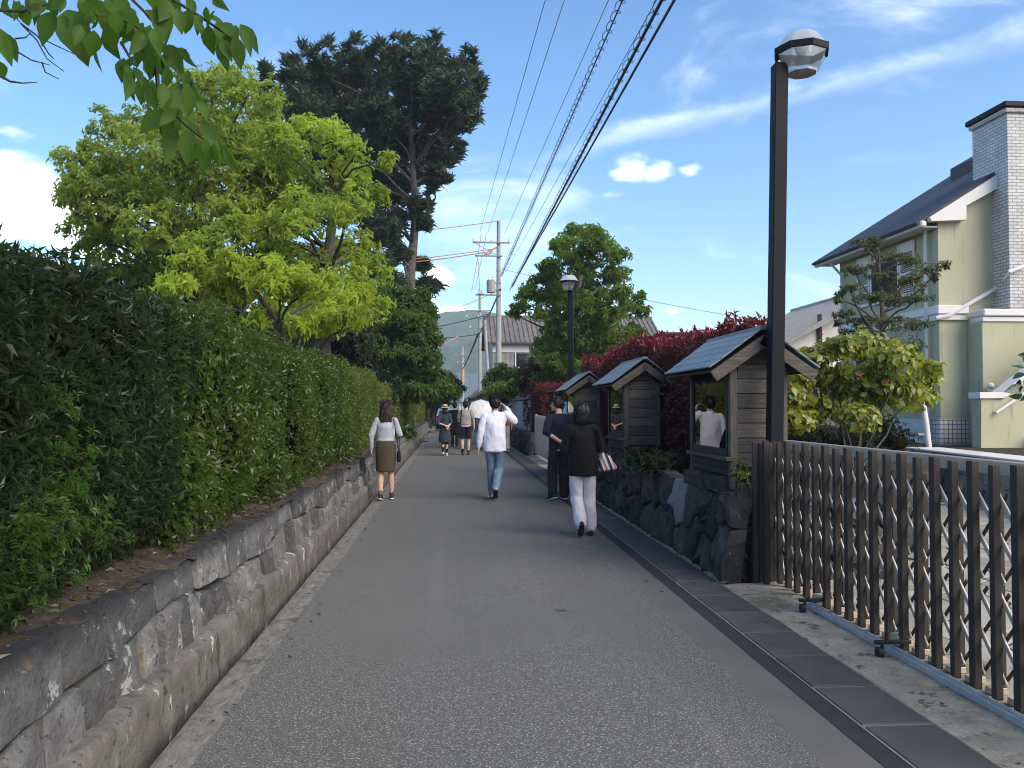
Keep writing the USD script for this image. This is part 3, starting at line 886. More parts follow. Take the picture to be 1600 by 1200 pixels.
ridge = np.array([15.95, 9.0])
eave = np.array([11.02, 5.93])
sl = (ridge - eave)
wall_top = lambda x: eave[1] + (x - eave[0]) * sl[1] / sl[0] - .10
far_x = 2 * ridge[0] - cx0
obj('wall', prism_y([(cx0, .5), (far_x, .5), (far_x, wall_top(cx0)), (ridge[0], ridge[1] - .12), (cx0, wall_top(cx0))], front_y, back_y), GREEN, h)
ns = unit([-sl[1], 0, sl[0]])
for s in (-1, 1):
    a = np.array([ridge[0], 0, ridge[1]])
    e = np.array([ridge[0] + s * (ridge[0] - eave[0] + .28), 0, eave[1] - .19])
    n_ = unit([s * sl[1], 0, sl[0]])
    mid = (a + e) / 2 + n_ * .06
    rf_ = obj('roof', beam(mid + [0, front_y - .12, 0], mid + [0, back_y + .55, 0], np.linalg.norm(e - a), .07, up=n_, c=.01), SLATE, h)
    if s == -1:
        for k in range(30):                       # courses of slates, each lapping the next
            q = e + (a - e) * (k / 30) + n_ * .100
            obj('slate_course', beam(q + (a - e) / 60 + [0, front_y - .13, 0], q + (a - e) / 60 + [0, back_y + .56, 0], np.linalg.norm(a - e) / 30 * .98, .012, up=unit(n_ + [-.06 * s * 0, 0, 0]), c=.002), SLATE, rf_)
obj('ridge_box', cat_([prism_y([(14.2, 7.95), (16.6, 9.4), (16.6, 9.75), (14.2, 8.36)], 21.4, 22.6)]), SLATE, h)
ob = [pz(x, y, 18.35) for x, y in ((1451, 340), (1562, 270), (1562, 292), (1508, 322), (1508, 344), (1454, 346))]
obj('barge_board', prism_y(ob, front_y - .20, front_y - .02), WHITE, h)
obj('gutter', cat_([box(10.78, 10.92, front_y - .2, back_y + .6, 5.72, 5.86, .03)]), WHITE, h)
obj('soffit', box(10.93, 11.28, front_y - .01, back_y + .5, 5.74, 5.78), WHITE, h)
obj('band', cat_([box(cx0 - .10, 11.96, front_y - .12, back_y, 3.72, 3.92, .02), box(cx0 - .06, 11.96, front_y - .07, back_y, 3.58, 3.718, .01)]), WHITE, h)
dp = [pz(1457, 352, 18.55)[0]] * 2
pipe_x = cx0 - .10
obj('downpipe', cat_([tube([(pipe_x, 18.85, 5.78), (pipe_x, 18.85, 1.0), (pipe_x - .05, 18.85, .92), (pipe_x - .3, 18.8, .90)], .045, 10)]), PIPE, h, smooth=40)
obj('downpipe', tube([(10.86, 23.1, 5.72), (11.20, 23.1, 5.35), (11.22, 23.1, .8)], .04, 8), PIPE, h, smooth=40)
dg = [P(1604, 414, 17.85), P(1578, 424, 17.85), P(1562, 447, 18.40), P(1482, 493, 18.40), P(1462, 497, 18.42)]
obj('downpipe', tube(dg, .045, 8), PIPE, h, smooth=40)
# shutters and window on the road side wall
sh = obj('window', box(cx0 - .03, cx0 + .01, 20.2, 21.5, 4.35, 5.42, .004), GLASSDK, h)
obj('frame', cat_([box(cx0 - .06, cx0 - .031, 20.12, 20.2, 4.5, 5.66), box(cx0 - .06, cx0 - .031, 21.5, 21.58, 4.5, 5.66), box(cx0 - .06, cx0 - .031, 20.2, 21.5, 5.42, 5.47), box(cx0 - .06, cx0 - .031, 20.2, 21.5, 4.29, 4.35)]), WHITE, sh)
for y0 in (19.42, 21.62):
    st_ = obj('shutter', cat_([box(cx0 - .06, cx0 - .02, y0, y0 + .06, 4.5, 5.66), box(cx0 - .06, cx0 - .02, y0 + .62, y0 + .68, 4.5, 5.66), box(cx0 - .058, cx0 - .02, y0 + .06, y0 + .62, 4.3, 4.37),
                               box(cx0 - .058, cx0 - .02, y0 + .06, y0 + .62, 5.40, 5.66), box(cx0 - .058, cx0 - .02, y0 + .06, y0 + .62, 4.85, 4.91)]), WHITE, h)
    for k in range(20):
        z = 4.39 + k * .051
        if abs(z + .02 - 4.88) > .045:
            obj('louvre', beam((cx0 - .04, y0 + .06, z), (cx0 - .04, y0 + .62, z), .05, .008, up=unit([-.6, 0, .8])), WHITE, st_)
obj('awning', cat_([box(cx0 - .45, cx0, 20.4, 22.7, 3.20, 3.30, .02)]), SLATE, h)
wn = obj('window', box(cx0 - .03, cx0 + .01, 20.6, 22.4, 1.6, 3.1, .004), GLASSDK, h)
obj('frame', cat_([box(cx0 - .06, cx0 - .031, 20.5, 20.6, 1.55, 3.15), box(cx0 - .06, cx0 - .031, 22.4, 22.5, 1.55, 3.15), box(cx0 - .06, cx0 - .031, 20.6, 22.4, 3.1, 3.16), box(cx0 - .06, cx0 - .031, 21.46, 21.54, 1.6, 3.1)]), WHITE, wn)
obj('tile_base', cat_([box(cx0 - .035, 11.96, front_y - .035, front_y + .3, .68, 1.29, .004)]), TILE, h)
obj('plinth', box(cx0 - .05, cx0 + .2, front_y + .31, back_y, .68, 1.27, .004), PLASTER, h)
# wing, chimney
obj('wing', cat_([box(11.97, 17.6, 17.95, front_y - .01, .60, 3.62, .01)]), GREEN, h)
obj('wing_ledge', cat_([box(11.965, 17.65, 17.86, front_y - .13, 3.622, 3.78, .02), box(11.965, 17.62, 17.91, front_y - .13, 3.50, 3.61, .01)]), WHITE, h)
ch = obj('chimney', box(12.63, 14.9, 17.93, 19.2, 3.79, 8.28, .01), CHIM, h)
obj('cap', box(12.51, 15.0, 17.82, 19.3, 8.39, 8.52, .02), BLACKP, ch)
obj('cap_course', box(12.56, 14.95, 17.87, 19.25, 8.282, 8.388, .02), CHIM, ch)
wl2 = obj('wall_lamp', trimesh.creation.icosphere(2, .075), WHITE, h, smooth=True)
UsdGeom.Xformable(wl2).AddTranslateOp().Set(Gf.Vec3d(*P(1548, 603, 17.82)))
ww = obj('window', box(12.45, 13.3, 17.92, 17.949, 1.45, 2.02), GLASSDK, h)
obj('frame', cat_([box(12.38, 12.45, 17.90, 17.948, 1.4, 2.08), box(13.3, 13.37, 17.90, 17.948, 1.4, 2.08), box(12.45, 13.3, 17.90, 17.948, 2.02, 2.08)]), WHITE, ww)
# stair parapet
pp = [pz(1533, 705, 16.8), pz(1533, 624, 16.8), pz(1566, 624, 16.8), pz(1640, 565, 16.8), pz(1720, 500, 16.8), pz(1720, 705, 16.8)]
obj('stair_parapet', prism_y(pp, 16.8, 17.1), GREEN, h)
a, b, c_, d_ = [np.array([*pz(x, y, 16.8)]) for x, y in ((1531, 622), (1567, 622), (1640, 564), (1720, 499))]
obj('parapet_cap', cat_([beam((a[0] - .03, 16.95, a[1] + .06), (b[0], 16.95, b[1] + .06), .40, .13), beam((b[0] - .02, 16.95, b[1] + .05), (d_[0], 16.95, d_[1] + .06), .395, .125)]), WHITE, h)
obj('handrail', tube([P(1556, 645, 16.74), P(1590, 622, 16.74), P(1640, 585, 16.74)], .03, 8), WHITE, h, smooth=40)
obj('tile_step', box(12.2, 15, 16.45, 16.79, .6, .98, .004), TILE, h)

# low tiled retaining wall along the driveway
lw = thing('retaining_wall', 'low stone clad retaining wall with white tiled top behind the brown gate', 'wall', (8.92, 15.42, 0), -7.4)
for c in voronoi_cells(-12.5, .3, -.02, .58, .55, .13, rng, .12):
    obj('stone', stone_mesh(c, .05, rng, lambda s, t, d: np.stack([.02 - d, s, t], 1), inset=.004, rough=.008, round_=.012), PAVE[int(rng.integers(3))], lw, smooth=40)
obj('backing', box(.04, .22, -12.5, .3, -.1, .56), CONC, lw)
obj('tiled_band', box(-.02, .25, -12.5, .35, .585, .735, .006), TILE, lw)
obj('tiled_top', box(-.05, .6, -12.5, .36, .738, .775, .012), WHITECAP, lw)

bp_ = thing('garden_pipe', 'white leaning bent pipe standing before the tiled base of the green house', 'pipe')
obj('pipe', tube([P(1452, 702, 16.0), P(1447, 660, 16.0), P(1441, 624, 16.0)], .055, 10), PIPE, bp_, smooth=40)
obj('bent_top', tube([P(1441, 634, 15.99), P(1448, 615, 16.0), P(1455, 604, 16.05)], .035, 8), PIPE, bp_, smooth=40)

# ------------------------------------------------------------------ other houses
def simple_house(label, x0, x1, y0, y1, zw, zr, axis, wall, roof, over=.5, extra=None, name='house', boards=None):
    """Gabled house; axis 'x' or 'y' is the ridge's direction."""
    t = thing(name, label, 'house')
    if axis == 'y':
        mx = (x0 + x1) / 2
        obj('wall', prism_y([(x0, -.3), (x1, -.3), (x1, zw), (mx, zr - .1), (x0, zw)], y0, y1), wall, t)
        for s in (-1, 1):
            hw = (x1 - x0) / 2 + over
            sl_ = (zr - zw) / ((x1 - x0) / 2)
            a = np.array([mx, 0, zr]); e = np.array([mx + s * hw, 0, zr - sl_ * hw])
            n_ = unit([s * sl_, 0, 1])
            m_ = (a + e) / 2 + n_ * .08
            obj('roof', beam(m_ + [0, y0 - over, 0], m_ + [0, y1 + over, 0], np.linalg.norm(e - a), .12, up=n_, c=.01), roof, t)
            ribs = [beam(m_ + [0, yy, 0] - (e - a) / 2 + n_ * .085, m_ + [0, yy, 0] + (e - a) / 2 + n_ * .085, .10, .06, up=n_, c=.02) for yy in np.arange(y0 - over + .15, y1 + over, .3)]
            obj('roof_ribs', cat_(ribs), roof, t, kind='stuff')
        obj('ridge', box(mx - .15, mx + .15, y0 - over, y1 + over, zr + .05, zr + .28, .06), roof, t)
    else:
        my = (y0 + y1) / 2
        m = prism_y([(y0, -.3), (y1, -.3), (y1, zw), (my, zr - .1), (y0, zw)], 0, 1)
        v = m[0]
        obj('wall', (np.stack([x0 + (x1 - x0) * v[:, 1], v[:, 0], v[:, 2]], 1), m[1][:, ::-1]), wall, t)
        for s in (-1, 1):
            hw = (y1 - y0) / 2 + over
            sl_ = (zr - zw) / ((y1 - y0) / 2)
            a = np.array([0, my, zr]); e = np.array([0, my + s * hw, zr - sl_ * hw])
            n_ = unit([0, s * sl_, 1])
            m_ = (a + e) / 2 + n_ * .08
            obj('roof', beam(m_ + [x0 - over, 0, 0], m_ + [x1 + over, 0, 0], np.linalg.norm(e - a), .12, up=n_, c=.01), roof, t)
            ribs = [beam(m_ + [xx, 0, 0] - (e - a) / 2 + n_ * .085, m_ + [xx, 0, 0] + (e - a) / 2 + n_ * .085, .10, .06, up=n_, c=.02) for xx in np.arange(x0 - over + .15, x1 + over, .3)]
            obj('roof_ribs', cat_(ribs), roof, t, kind='stuff')
        obj('ridge', box(x0 - over, x1 + over, my - .15, my + .15, zr + .05, zr + .28, .06), roof, t)
    return t


t = simple_house('grey weathered board storehouse with tiled roof behind the utility pole', 2.55, 13.0, 52, 58, 5.75, 7.4, 'x', GREYB, TILER, .45, name='storehouse')
obj('plaster_band', box(2.56, 12.9, 51.93, 51.99, 5.02, 5.66), PLASTER, t)
for k in range(36):
    obj('board', box(2.56 + k * .28, 2.56 + k * .28 + .265, 51.94, 51.985, 0, 4.98, .005), GREYB, t)
wn = obj('window', box(4.05, 5.2, 51.90, 51.935, 4.1, 4.95), GLASSDK, t)
obj('frame', cat_([box(3.97, 4.05, 51.86, 51.934, 4.0, 5.0), box(5.2, 5.28, 51.86, 51.934, 4.0, 5.0), box(4.05, 5.2, 51.86, 51.934, 4.0, 4.1)]), PLASTER, t)
t = simple_house('white plastered house with grey tiled roof and dark timbers behind the yellow leaved shrub', 12.6, 25, 34, 44, 3.5, 6.7, 'y', PLASTER, nmat('silver_tile', [(.22, .215, .205), (.31, .30, .29)], scale=3, rough=.7), .6)
for x in (13.6, 15.4, 17.2):
    obj('timber', box(x, x + .16, 33.90, 33.985, 3.36, 4.0 + (x - 12.3) * .48), DKWOOD, t)
for k in range(30):
    obj('board', box(12.3 + k * .3, 12.3 + k * .3 + .285, 33.90, 33.96, .2, 3.1, .005), nmat('brown_boards', [(.10, .085, .07), (.17, .15, .125)], scale=5, rough=.9, stretch=(4, 4, .4)), t)
obj('coping', box(12.5, 23, 33.8, 33.995, 3.12, 3.35, .02), PLASTER, t)
simple_house('white gabled house with dark blue roof behind the red hedge', 14.4, 24, 58, 66, 5.2, 7.0, 'x', PLASTER, SLATE, .4)
simple_house('small cream gable house left of the blue roofed house', 16.6, 20.0, 75, 82, 5.9, 7.5, 'y', PLASTER, SLATE, .4)
simple_house('low dark roofed house along the far right of the lane', 2.5, 9, 62, 82, 2.75, 5.0, 'y', GREYB, TILER, .55)
simple_house('second low dark roofed house farther along the lane', 2.4, 8, 86, 120, 2.9, 5.0, 'y', DKWOOD, TILER, .5)
simple_house('house with broad blue grey roof closing the end of the lane', 1.6, 16, 160, 172, 3.2, 8.2, 'x', PLASTER, nmat('blue_grey_tile', [(.10, .125, .155), (.15, .18, .215)], scale=1, rough=.6), .8)

# white end wall of the far left hedge
tag(obj('end_wall', box(-2.6, -1.95, 66.2, 66.5, .4, 2.0, .02), PLASTER), 'pale end wall closing the far left hedge', 'wall')

# ------------------------------------------------------------------ utility poles and wires
CONCP = nmat('concrete_pole', [(.27, .26, .245), (.36, .345, .325)], scale=3, rough=.85, stretch=(3, 3, .4))
ARM = flat('pole_steel', (.23, .24, .25), rough=.5, metallic=.5)
PORC = flat('porcelain', (.62, .62, .60), rough=.3)
ORANGE = flat('orange_sleeve', (.60, .26, .10), rough=.5)


def pole(label, base, H, r0=.18, r1=.11, transformer=False, arms=((-1.4, .55, -.95), ), extra=True, group='concrete utility poles down the lane'):
    t = thing('utility_pole', label, 'utility pole', base, 0, group)
    obj('pole', tube([(0, 0, z) for z in np.linspace(-.3, H, 8)], np.linspace(r0, r1, 8), 14), CONCP, t, smooth=40)
    for (x0, x1, dz) in arms:
        a = obj('crossarm', box(x0, x1, -.20, -.12, H + dz, H + dz + .09, .01), ARM, t)
        for x in np.linspace(x0 + .06, x1 - .06, 3):
            obj('insulator', shift(lathe([(0, 0), (.05, .01), (.03, .06), (.055, .09), (.03, .14), (.05, .17), (0, .2)], 8), (x, -.16, H + dz + .09)), PORC, a, smooth=30)
    obj('stay', cat_([beam((.9 * arms[0][0], -.15, H + arms[0][2]), (0, -.12, H + arms[0][2] - .7), .03, .03)]), ARM, t)
    if transformer:
        tr = obj('transformer', shift(lathe([(0, 0), (.22, 0), (.24, .04), (.24, .62), (.21, .68), (0, .70)], 16), (-.42, -.10, H - 3.95)), CONCP, t, smooth=30)
        obj('bushing', cat_([shift(lathe([(0, 0), (.03, 0), (.05, .05), (.03, .10), (.05, .14), (.02, .2), (0, .2)], 8), (-.42 + dx, -.10, H - 3.25)) for dx in (-.1, .1)]), PORC, tr)
        obj('hanger', cat_([box(-.35, .12, -.14, -.06, H - 3.80, H - 3.72), box(-.35, .12, -.14, -.06, H - 3.45, H - 3.37)]), ARM, t)
        obj('lower_arm', cat_([box(-1.3, .2, -.2, -.12, H - 2.0, H - 1.93), box(-1.25, .1, -.2, -.12, H - 4.12, H - 4.04)]), ARM, t)
        obj('insulator_sleeve', cat_([tube([(-.12, -.2, H - 1.50), (-.50, -.2, H - 1.66)], .05, 8), tube([(-.40, -.2, H - 1.82), (-.80, -.2, H - 1.88)], .055, 8)]), ORANGE, t, smooth=40)
        obj('switch_box', cat_([box(-1.12, -.98, -.3, -.05, H - 4.03, H - 3.8), box(-.94, -.82, -.3, -.05, H - 4.03, H - 3.86)]), PORC, t)
    for k, z in enumerate(np.arange(2.2, H - 1.6, .55)):
        pass
    obj('band', cat_([tube([(0, 0, z), (0, 0, z + .07)], r0 + .005 - (r0 - r1) * z / H, 14) for z in (H - 1.7, H - 2.8, H - 4.1, H - 5.2)]), ARM, t)
    return t


pb = P(779, 637, 45.0)
PX1 = pb[0]
H1 = P(778, 345, 45)[2]
pole('nearest grey concrete utility pole with transformer and orange sleeves', (PX1, 45, 0), H1, .19, .10, True, ((-1.42, .62, -1.27),))
p2 = P(750, 452, 71)
pole('second utility pole behind, with three crossarms', (p2[0], 71, 0), p2[2], .19, .12, False, ((-1.2, .9, -1.9), (-1.2, .9, -2.5), (-.9, 1.6, -3.4)))
p3 = P(723, 541, 128)
P3 = pole('farthest utility pole before the hills with orange sleeve', (p3[0], 128, 0), p3[2], .22, .14, False, ((-1.2, 1.0, -1.4), (-.9, .9, -2.6)))
obj('sleeve', tube([(0, 0, p3[2] - 3.4), (0, 0, p3[2] - 5.6)], .26, 12), flat('faded_orange', (.42, .24, .14), rough=.7), P3)
strut = thing('pole_strut', 'pale slanted prop pole leaning beside the storehouse', 'pole')
obj('pole', tube([P(763, 596, 49), P(757, 500, 49)], .10, 10), CONCP, strut, smooth=40)
obj('clamp', tube([P(757.6, 508, 49), P(757.2, 502, 49)], .13, 10), ARM, strut)

CABLE = flat('black_cable', (.012, .012, .016), rough=.5)
THIN = flat('thin_wire', (.05, .055, .07), rough=.5)


def wire(name, label, a, b, sag, r, mat, coil=None, n=40, group='overhead wires along the lane'):
    a, b = np.asarray(a, float), np.asarray(b, float)
    t = np.linspace(0, 1, n)[:, None]
    pts = a + (b - a) * t
    pts[:, 2] -= sag * 4 * (t * (1 - t))[:, 0]
    if coil is None:
        return tag(obj(name, tube(pts, r, 6), mat, smooth=True), label, 'cable', group)
    th = thing(name, label, 'cable', group=group)
    obj('cable', tube(pts, r, 6), mat, th, smooth=True)
    m = int(np.linalg.norm(b - a) / .05)
    tt = np.linspace(0, 1, m)
    c = np.stack([np.interp(tt, t[:, 0], pts[:, i]) for i in range(3)], 1)
    ph = tt * np.linalg.norm(b - a) / coil * 2 * np.pi
    c[:, 0] += np.cos(ph) * .07
    c[:, 2] += np.sin(ph) * .07 + .03
    obj('spiral_hanger', tube(c, .007, 4), mat, th, smooth=True)
    return th


def W_(px0, py0, Y0, px1, py1, Y1):
    """A wire seen passing two photo pixels, extended past the camera to the pole behind."""
    a, b = P(px0, py0, Y0), P(px1, py1, Y1)
    return a + (a - b) * .8, b


# heights: wires run from the pole ahead to a pole behind the camera, roughly level, so depth follows from height above the eye
def level(px, py, z):
    d = ray(px, py)
    return CAM + d * ((z - 1.55) / d[2])


def run(name, label, near_px, z_near, far, sag, r, mat, coil=None):
    a = level(*near_px, z_near)
    b = np.asarray(far, float)
    a2 = a + (a - b) * .9
    a2[2] = a[2] + (a[2] - b[2]) * .2
    wire(name, label, a2, b, sag, r, mat, coil)


run('thick_cable', 'upper thick black cable bundle with spiral hangers running to the pole', (1056, 0), 7.0, P(800, 448, 44.9), .05, .030, CABLE, .45)
run('thick_cable', 'lower smooth thick black cable beside the spiral one', (1077, 0), 6.9, P(797, 452, 44.9), .05, .024, CABLE)
run('spiral_cable', 'middle cable wrapped in wire spiral above the lane', (978, 0), 8.2, P(783, 432, 44.9), .05, .014, CABLE, .38)
run('power_wire', 'leftmost thin power wire above the lane', (856, 0), 10.4, P(750, 362, 44.9), .05, .009, THIN)
run('power_wire', 'second thin power wire from the left', (886, 0), 10.4, P(762, 364, 44.9), .05, .009, THIN)
run('power_wire', 'third thin power wire from the left', (956, 0), 10.4, P(788, 366, 44.9), .05, .009, THIN)
run('power_wire', 'rightmost thin wire between the two heavy cables', (1035, 0), 8.3, P(790, 425, 44.9), .05, .008, THIN)


def cross(label, pts, Y, r, mat=CABLE, name='service_wire'):
    w = [P(*p[:2], p[2] if len(p) > 2 else Y) for p in pts]
    a, b = w[0], w[-1]
    wire(name, label, a, b, .12, r, mat, n=14, group='service wires crossing near the poles')


ORW = flat('orange_wire', (.42, .20, .11), rough=.5)
cross('pinkish wire crossing from the pole top to the pine', [(780, 345, 44.8), (560, 366, 44)], 45, .022, ORW)
cross('upper orange sleeved wire from pole to the left trees', [(775, 388, 44.8), (560, 410, 44)], 45, .022, ORW)
cross('lower orange sleeved wire from pole to the left trees', [(770, 392, 44.8), (560, 416, 44)], 45, .03, ORW)
cross('pair of drop wires hanging from the pole arm', [(747, 405, 44.6), (750, 455, 44.6)], 45, .02, ORW)
cross('thin grey wire falling from the first pole to the left', [(776, 455, 44.8), (670, 495, 60)], 45, .012, THIN)
cross('black service cable crossing left at roof height', [(766, 490, 60), (660, 514, 70)], 45, .03, CABLE)
cross('second black service cable crossing left below it', [(748, 522, 71), (660, 528, 70)], 45, .035, CABLE)
cross('orange cable slanting down to the left trees', [(716, 525, 70), (664, 548, 60)], 45, .04, ORW)
cross('heavy cable from first pole down to the second pole', [(782, 452, 44.8), (747, 525, 71)], 45, .05, CABLE)
cross('heavy cable from second pole down to the farthest pole', [(747, 522, 70.8), (724, 575, 128)], 45, .10, CABLE)
cross('thin wire pair between first and second pole', [(760, 365, 44.8), (742, 452, 71)], 45, .014, THIN)
cross('thin wire from first pole crossarm to the second pole', [(752, 365, 44.8), (737, 455, 71)], 45, .014, THIN)
cross('grey stay wire from second pole toward the storehouse', [(750, 530, 70), (781, 556, 51)], 45, .035, PORC)
cross('thin wire from pole falling right behind the round tree', [(782, 420, 44.8), (1210, 505, 33)], 45, .010, THIN)

# ------------------------------------------------------------------ hills and haze
def hill_z(x, y):
    b = meshkit.fbm(np.stack([x / 230 + 3, y / 230, 0 * x], -1), 5, 21)
    ridge1 = 95 * np.exp(-((x + 28) / 95.) ** 2) + 62 * np.exp(-((x + 330) / 260.) ** 2) + 80 * np.exp(-((x - 70) / 75.) ** 2) + 34 * np.exp(-((x - 420) / 300.) ** 2)
    prof = np.clip(1 - np.abs(y - 960) / 190., 0, 1) ** .8
    return ridge1 * prof * (.78 + .44 * (b - .5) * 2) + (meshkit.fbm(np.stack([x / 14, y / 14, 0 * x], -1), 3, 5) - .5) * 6 * (prof > 0) - .4


def front_z(x, y):
    ridge1 = 68 * np.exp(-((x - 46) / 70.) ** 2) + 50 * np.exp(-((x + 60) / 60.) ** 2)
    prof = np.clip(1 - np.abs(y - 760) / 110., 0, 1) ** .8
    b = meshkit.fbm(np.stack([x / 130 + 3, y / 130, 0 * x], -1), 5, 33)
    return ridge1 * prof * (.8 + .4 * (b - .5) * 2) + (meshkit.fbm(np.stack([x / 10, y / 10, 0 * x], -1), 3, 5) - .5) * 6 * (prof > 0) - .4


FOREST = nmat('forest_slope', [(.022, .042, .018), (.040, .070, .026), (.065, .10, .035)], scale=.08, detail=8, rough=.95, bump=1, bscale=.2, bdist=3)
obj('hills', grid(np.linspace(-700, 900, 260), np.linspace(760, 1160, 70), hill_z), FOREST, kind='structure', smooth=True)
obj('hills', grid(np.linspace(-160, 220, 150), np.linspace(645, 875, 70), front_z), FOREST, kind='structure', smooth=True)

# ================================================================== vegetation
BARK = nmat('grey_bark', [(.045, .038, .032), (.09, .078, .066), (.14, .125, .105)], scale=9, rough=.95, bump=1, bscale=25, bdist=.02, stretch=(3, 3, .8))
BARKP = nmat('pine_bark', [(.05, .037, .031), (.10, .078, .068), (.16, .13, .115)], scale=6, rough=.95, bump=1, bscale=10, bdist=.05, stretch=(2, 2, .8))
TWIG = flat('dark_twig', (.035, .026, .02), rough=.8)
LIMEL = leafmat('lime_leaf', [(.26, .33, .048), (.38, .45, .062), (.48, .53, .09)], .5)
LIME2 = leafmat('fresh_leaf', [(.29, .36, .045), (.39, .455, .06), (.47, .52, .09)], .5)
OLIVE = leafmat('zelkova_leaf', [(.23, .295, .056), (.34, .41, .07), (.44, .49, .12)], .5)
PINEL = leafmat('pine_needle', [(.030, .052, .024), (.054, .080, .034), (.105, .13, .058)], .22, rough=.5)
MAPLE = leafmat('maple_leaf', [(.06, .115, .018), (.12, .19, .025), (.20, .275, .042)], .45)
CAMPH = leafmat('round_tree_leaf', [(.10, .165, .02), (.165, .245, .028), (.25, .33, .05)], .42, rough=.4)
DOGW = leafmat('dogwood_leaf', [(.075, .095, .036), (.115, .14, .052), (.16, .185, .075)], .35)
REDL = leafmat('red_leaf', [(.15, .020, .028), (.22, .032, .045), (.29, .05, .065)], .25, (1.5, .9, .9), rough=.35)
REDD = leafmat('dull_red_leaf', [(.12, .034, .034), (.18, .052, .052), (.24, .082, .075), (.13, .075, .05)], .2, (1.4, .9, .8), rough=.4)
PODO = leafmat('dark_narrow_leaf', [(.028, .046, .016), (.056, .082, .028), (.10, .126, .042), (.19, .185, .055)], .35, rough=.4)
BROADL = leafmat('glossy_hedge_leaf', [(.055, .086, .015), (.125, .178, .026), (.225, .28, .042), (.42, .45, .12)], .45, rough=.30, spec=.5, vscale=2.2)
BROADM = leafmat('mid_hedge_leaf', [(.09, .125, .02), (.185, .23, .03), (.29, .33, .05), (.41, .42, .11)], .45, rough=.35)
YELLH = leafmat('yellowish_hedge_leaf', [(.11, .13, .022), (.21, .23, .034), (.30, .31, .06)], .4, rough=.4)
FERN = leafmat('bright_green_leaf', [(.045, .095, .016), (.075, .135, .024), (.12, .18, .035)], .35)
YELS = leafmat('yellow_green_leaf', [(.22, .24, .028), (.48, .45, .045), (.66, .57, .065), (.68, .52, .065)], .35, rough=.35, spec=.5)
DKSH = leafmat('dark_shrub_leaf', [(.014, .026, .008), (.026, .044, .012), (.042, .066, .016)], .2)
AZAL = leafmat('azalea_leaf', [(.022, .040, .010), (.040, .066, .013), (.065, .095, .018)], .25)
BROWNS = leafmat('bronze_leaf', [(.045, .050, .018), (.075, .075, .026), (.10, .095, .034)], .25)
PERSI = leafmat('persimmon_leaf', [(.060, .115, .018), (.085, .145, .022), (.125, .185, .034)], .5, (1.5, 1.6, .55), rough=.55, spec=.2, vscale=9, var=(.75, 1.3))
CAME = leafmat('camellia_leaf', [(.018, .048, .016), (.03, .07, .02)], .15, rough=.25)
VARI = leafmat('variegated_leaf', [(.07, .14, .02), (.20, .27, .05), (.36, .38, .12)], .3)
LITTER = leafmat('fallen_leaf', [(.07, .045, .022), (.12, .08, .04), (.18, .13, .07)], .1)
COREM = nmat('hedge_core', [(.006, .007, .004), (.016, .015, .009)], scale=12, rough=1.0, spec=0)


def sprigs(rng, ctr, r, rz, dens, m, L, W, up=.5, droop=.25, shell=(.55, 1.05), spread=.9, noise_=.42, hi=False, flat_=0.):
    """Leaf whorls through the outer part of an ellipsoid clump."""
    n = max(6, int(dens * r * r * 4))
    d = rdirs(rng, n)
    d[:, 2] = np.where((d[:, 2] < -.3) & (rng.random(n) < .6), -d[:, 2] * .6, d[:, 2])
    d /= np.linalg.norm(d, axis=1, keepdims=True)
    rad = rng.uniform(shell[0] ** 2, shell[1] ** 2, n) ** .5
    rad *= 1 + (meshkit.noise(d * 2.6 + ctr, 3) - .5) * 2 * noise_
    p = ctr + d * rad[:, None] * np.array([r, r, rz])
    ax = d * (1 - up) + np.array([0, 0, up]) + rng.normal(size=(n, 3)) * .25
    ax /= np.linalg.norm(ax, axis=1, keepdims=True)
    P_ = np.repeat(p, m, 0)
    A = np.repeat(ax, m, 0)
    ref = rdirs(rng, n * m)
    side = np.cross(A, ref)
    side /= np.linalg.norm(side, axis=1, keepdims=True)
    off = np.tile(np.linspace(-.5, .5, m), n)[:, None] * A * (L * .8)
    la = A * (1 - spread) + side * spread + rng.normal(size=side.shape) * .15
    la[:, 2] -= droop
    nor = A + rng.normal(size=A.shape) * .35 + np.array([0, 0, flat_])
    s = rng.uniform(.5, 1.4, n * m)
    return leaf_mesh(P_ + off, la, nor, L * s, W * s, hi=hi)


def limb(rng, a, b, r0, r1, bow=.12, n=7, k=6):
    a, b = np.asarray(a, float), np.asarray(b, float)
    L = np.linalg.norm(b - a)
    c = (a + b) / 2 + rng.normal(size=3) * L * bow + np.array([0, 0, L * .06])
    p = bez(a, c, b, n)
    p[1:-1] += rng.normal(size=(n - 2, 3)) * L * .012
    return tube(p, np.linspace(r0, r1, n), k)


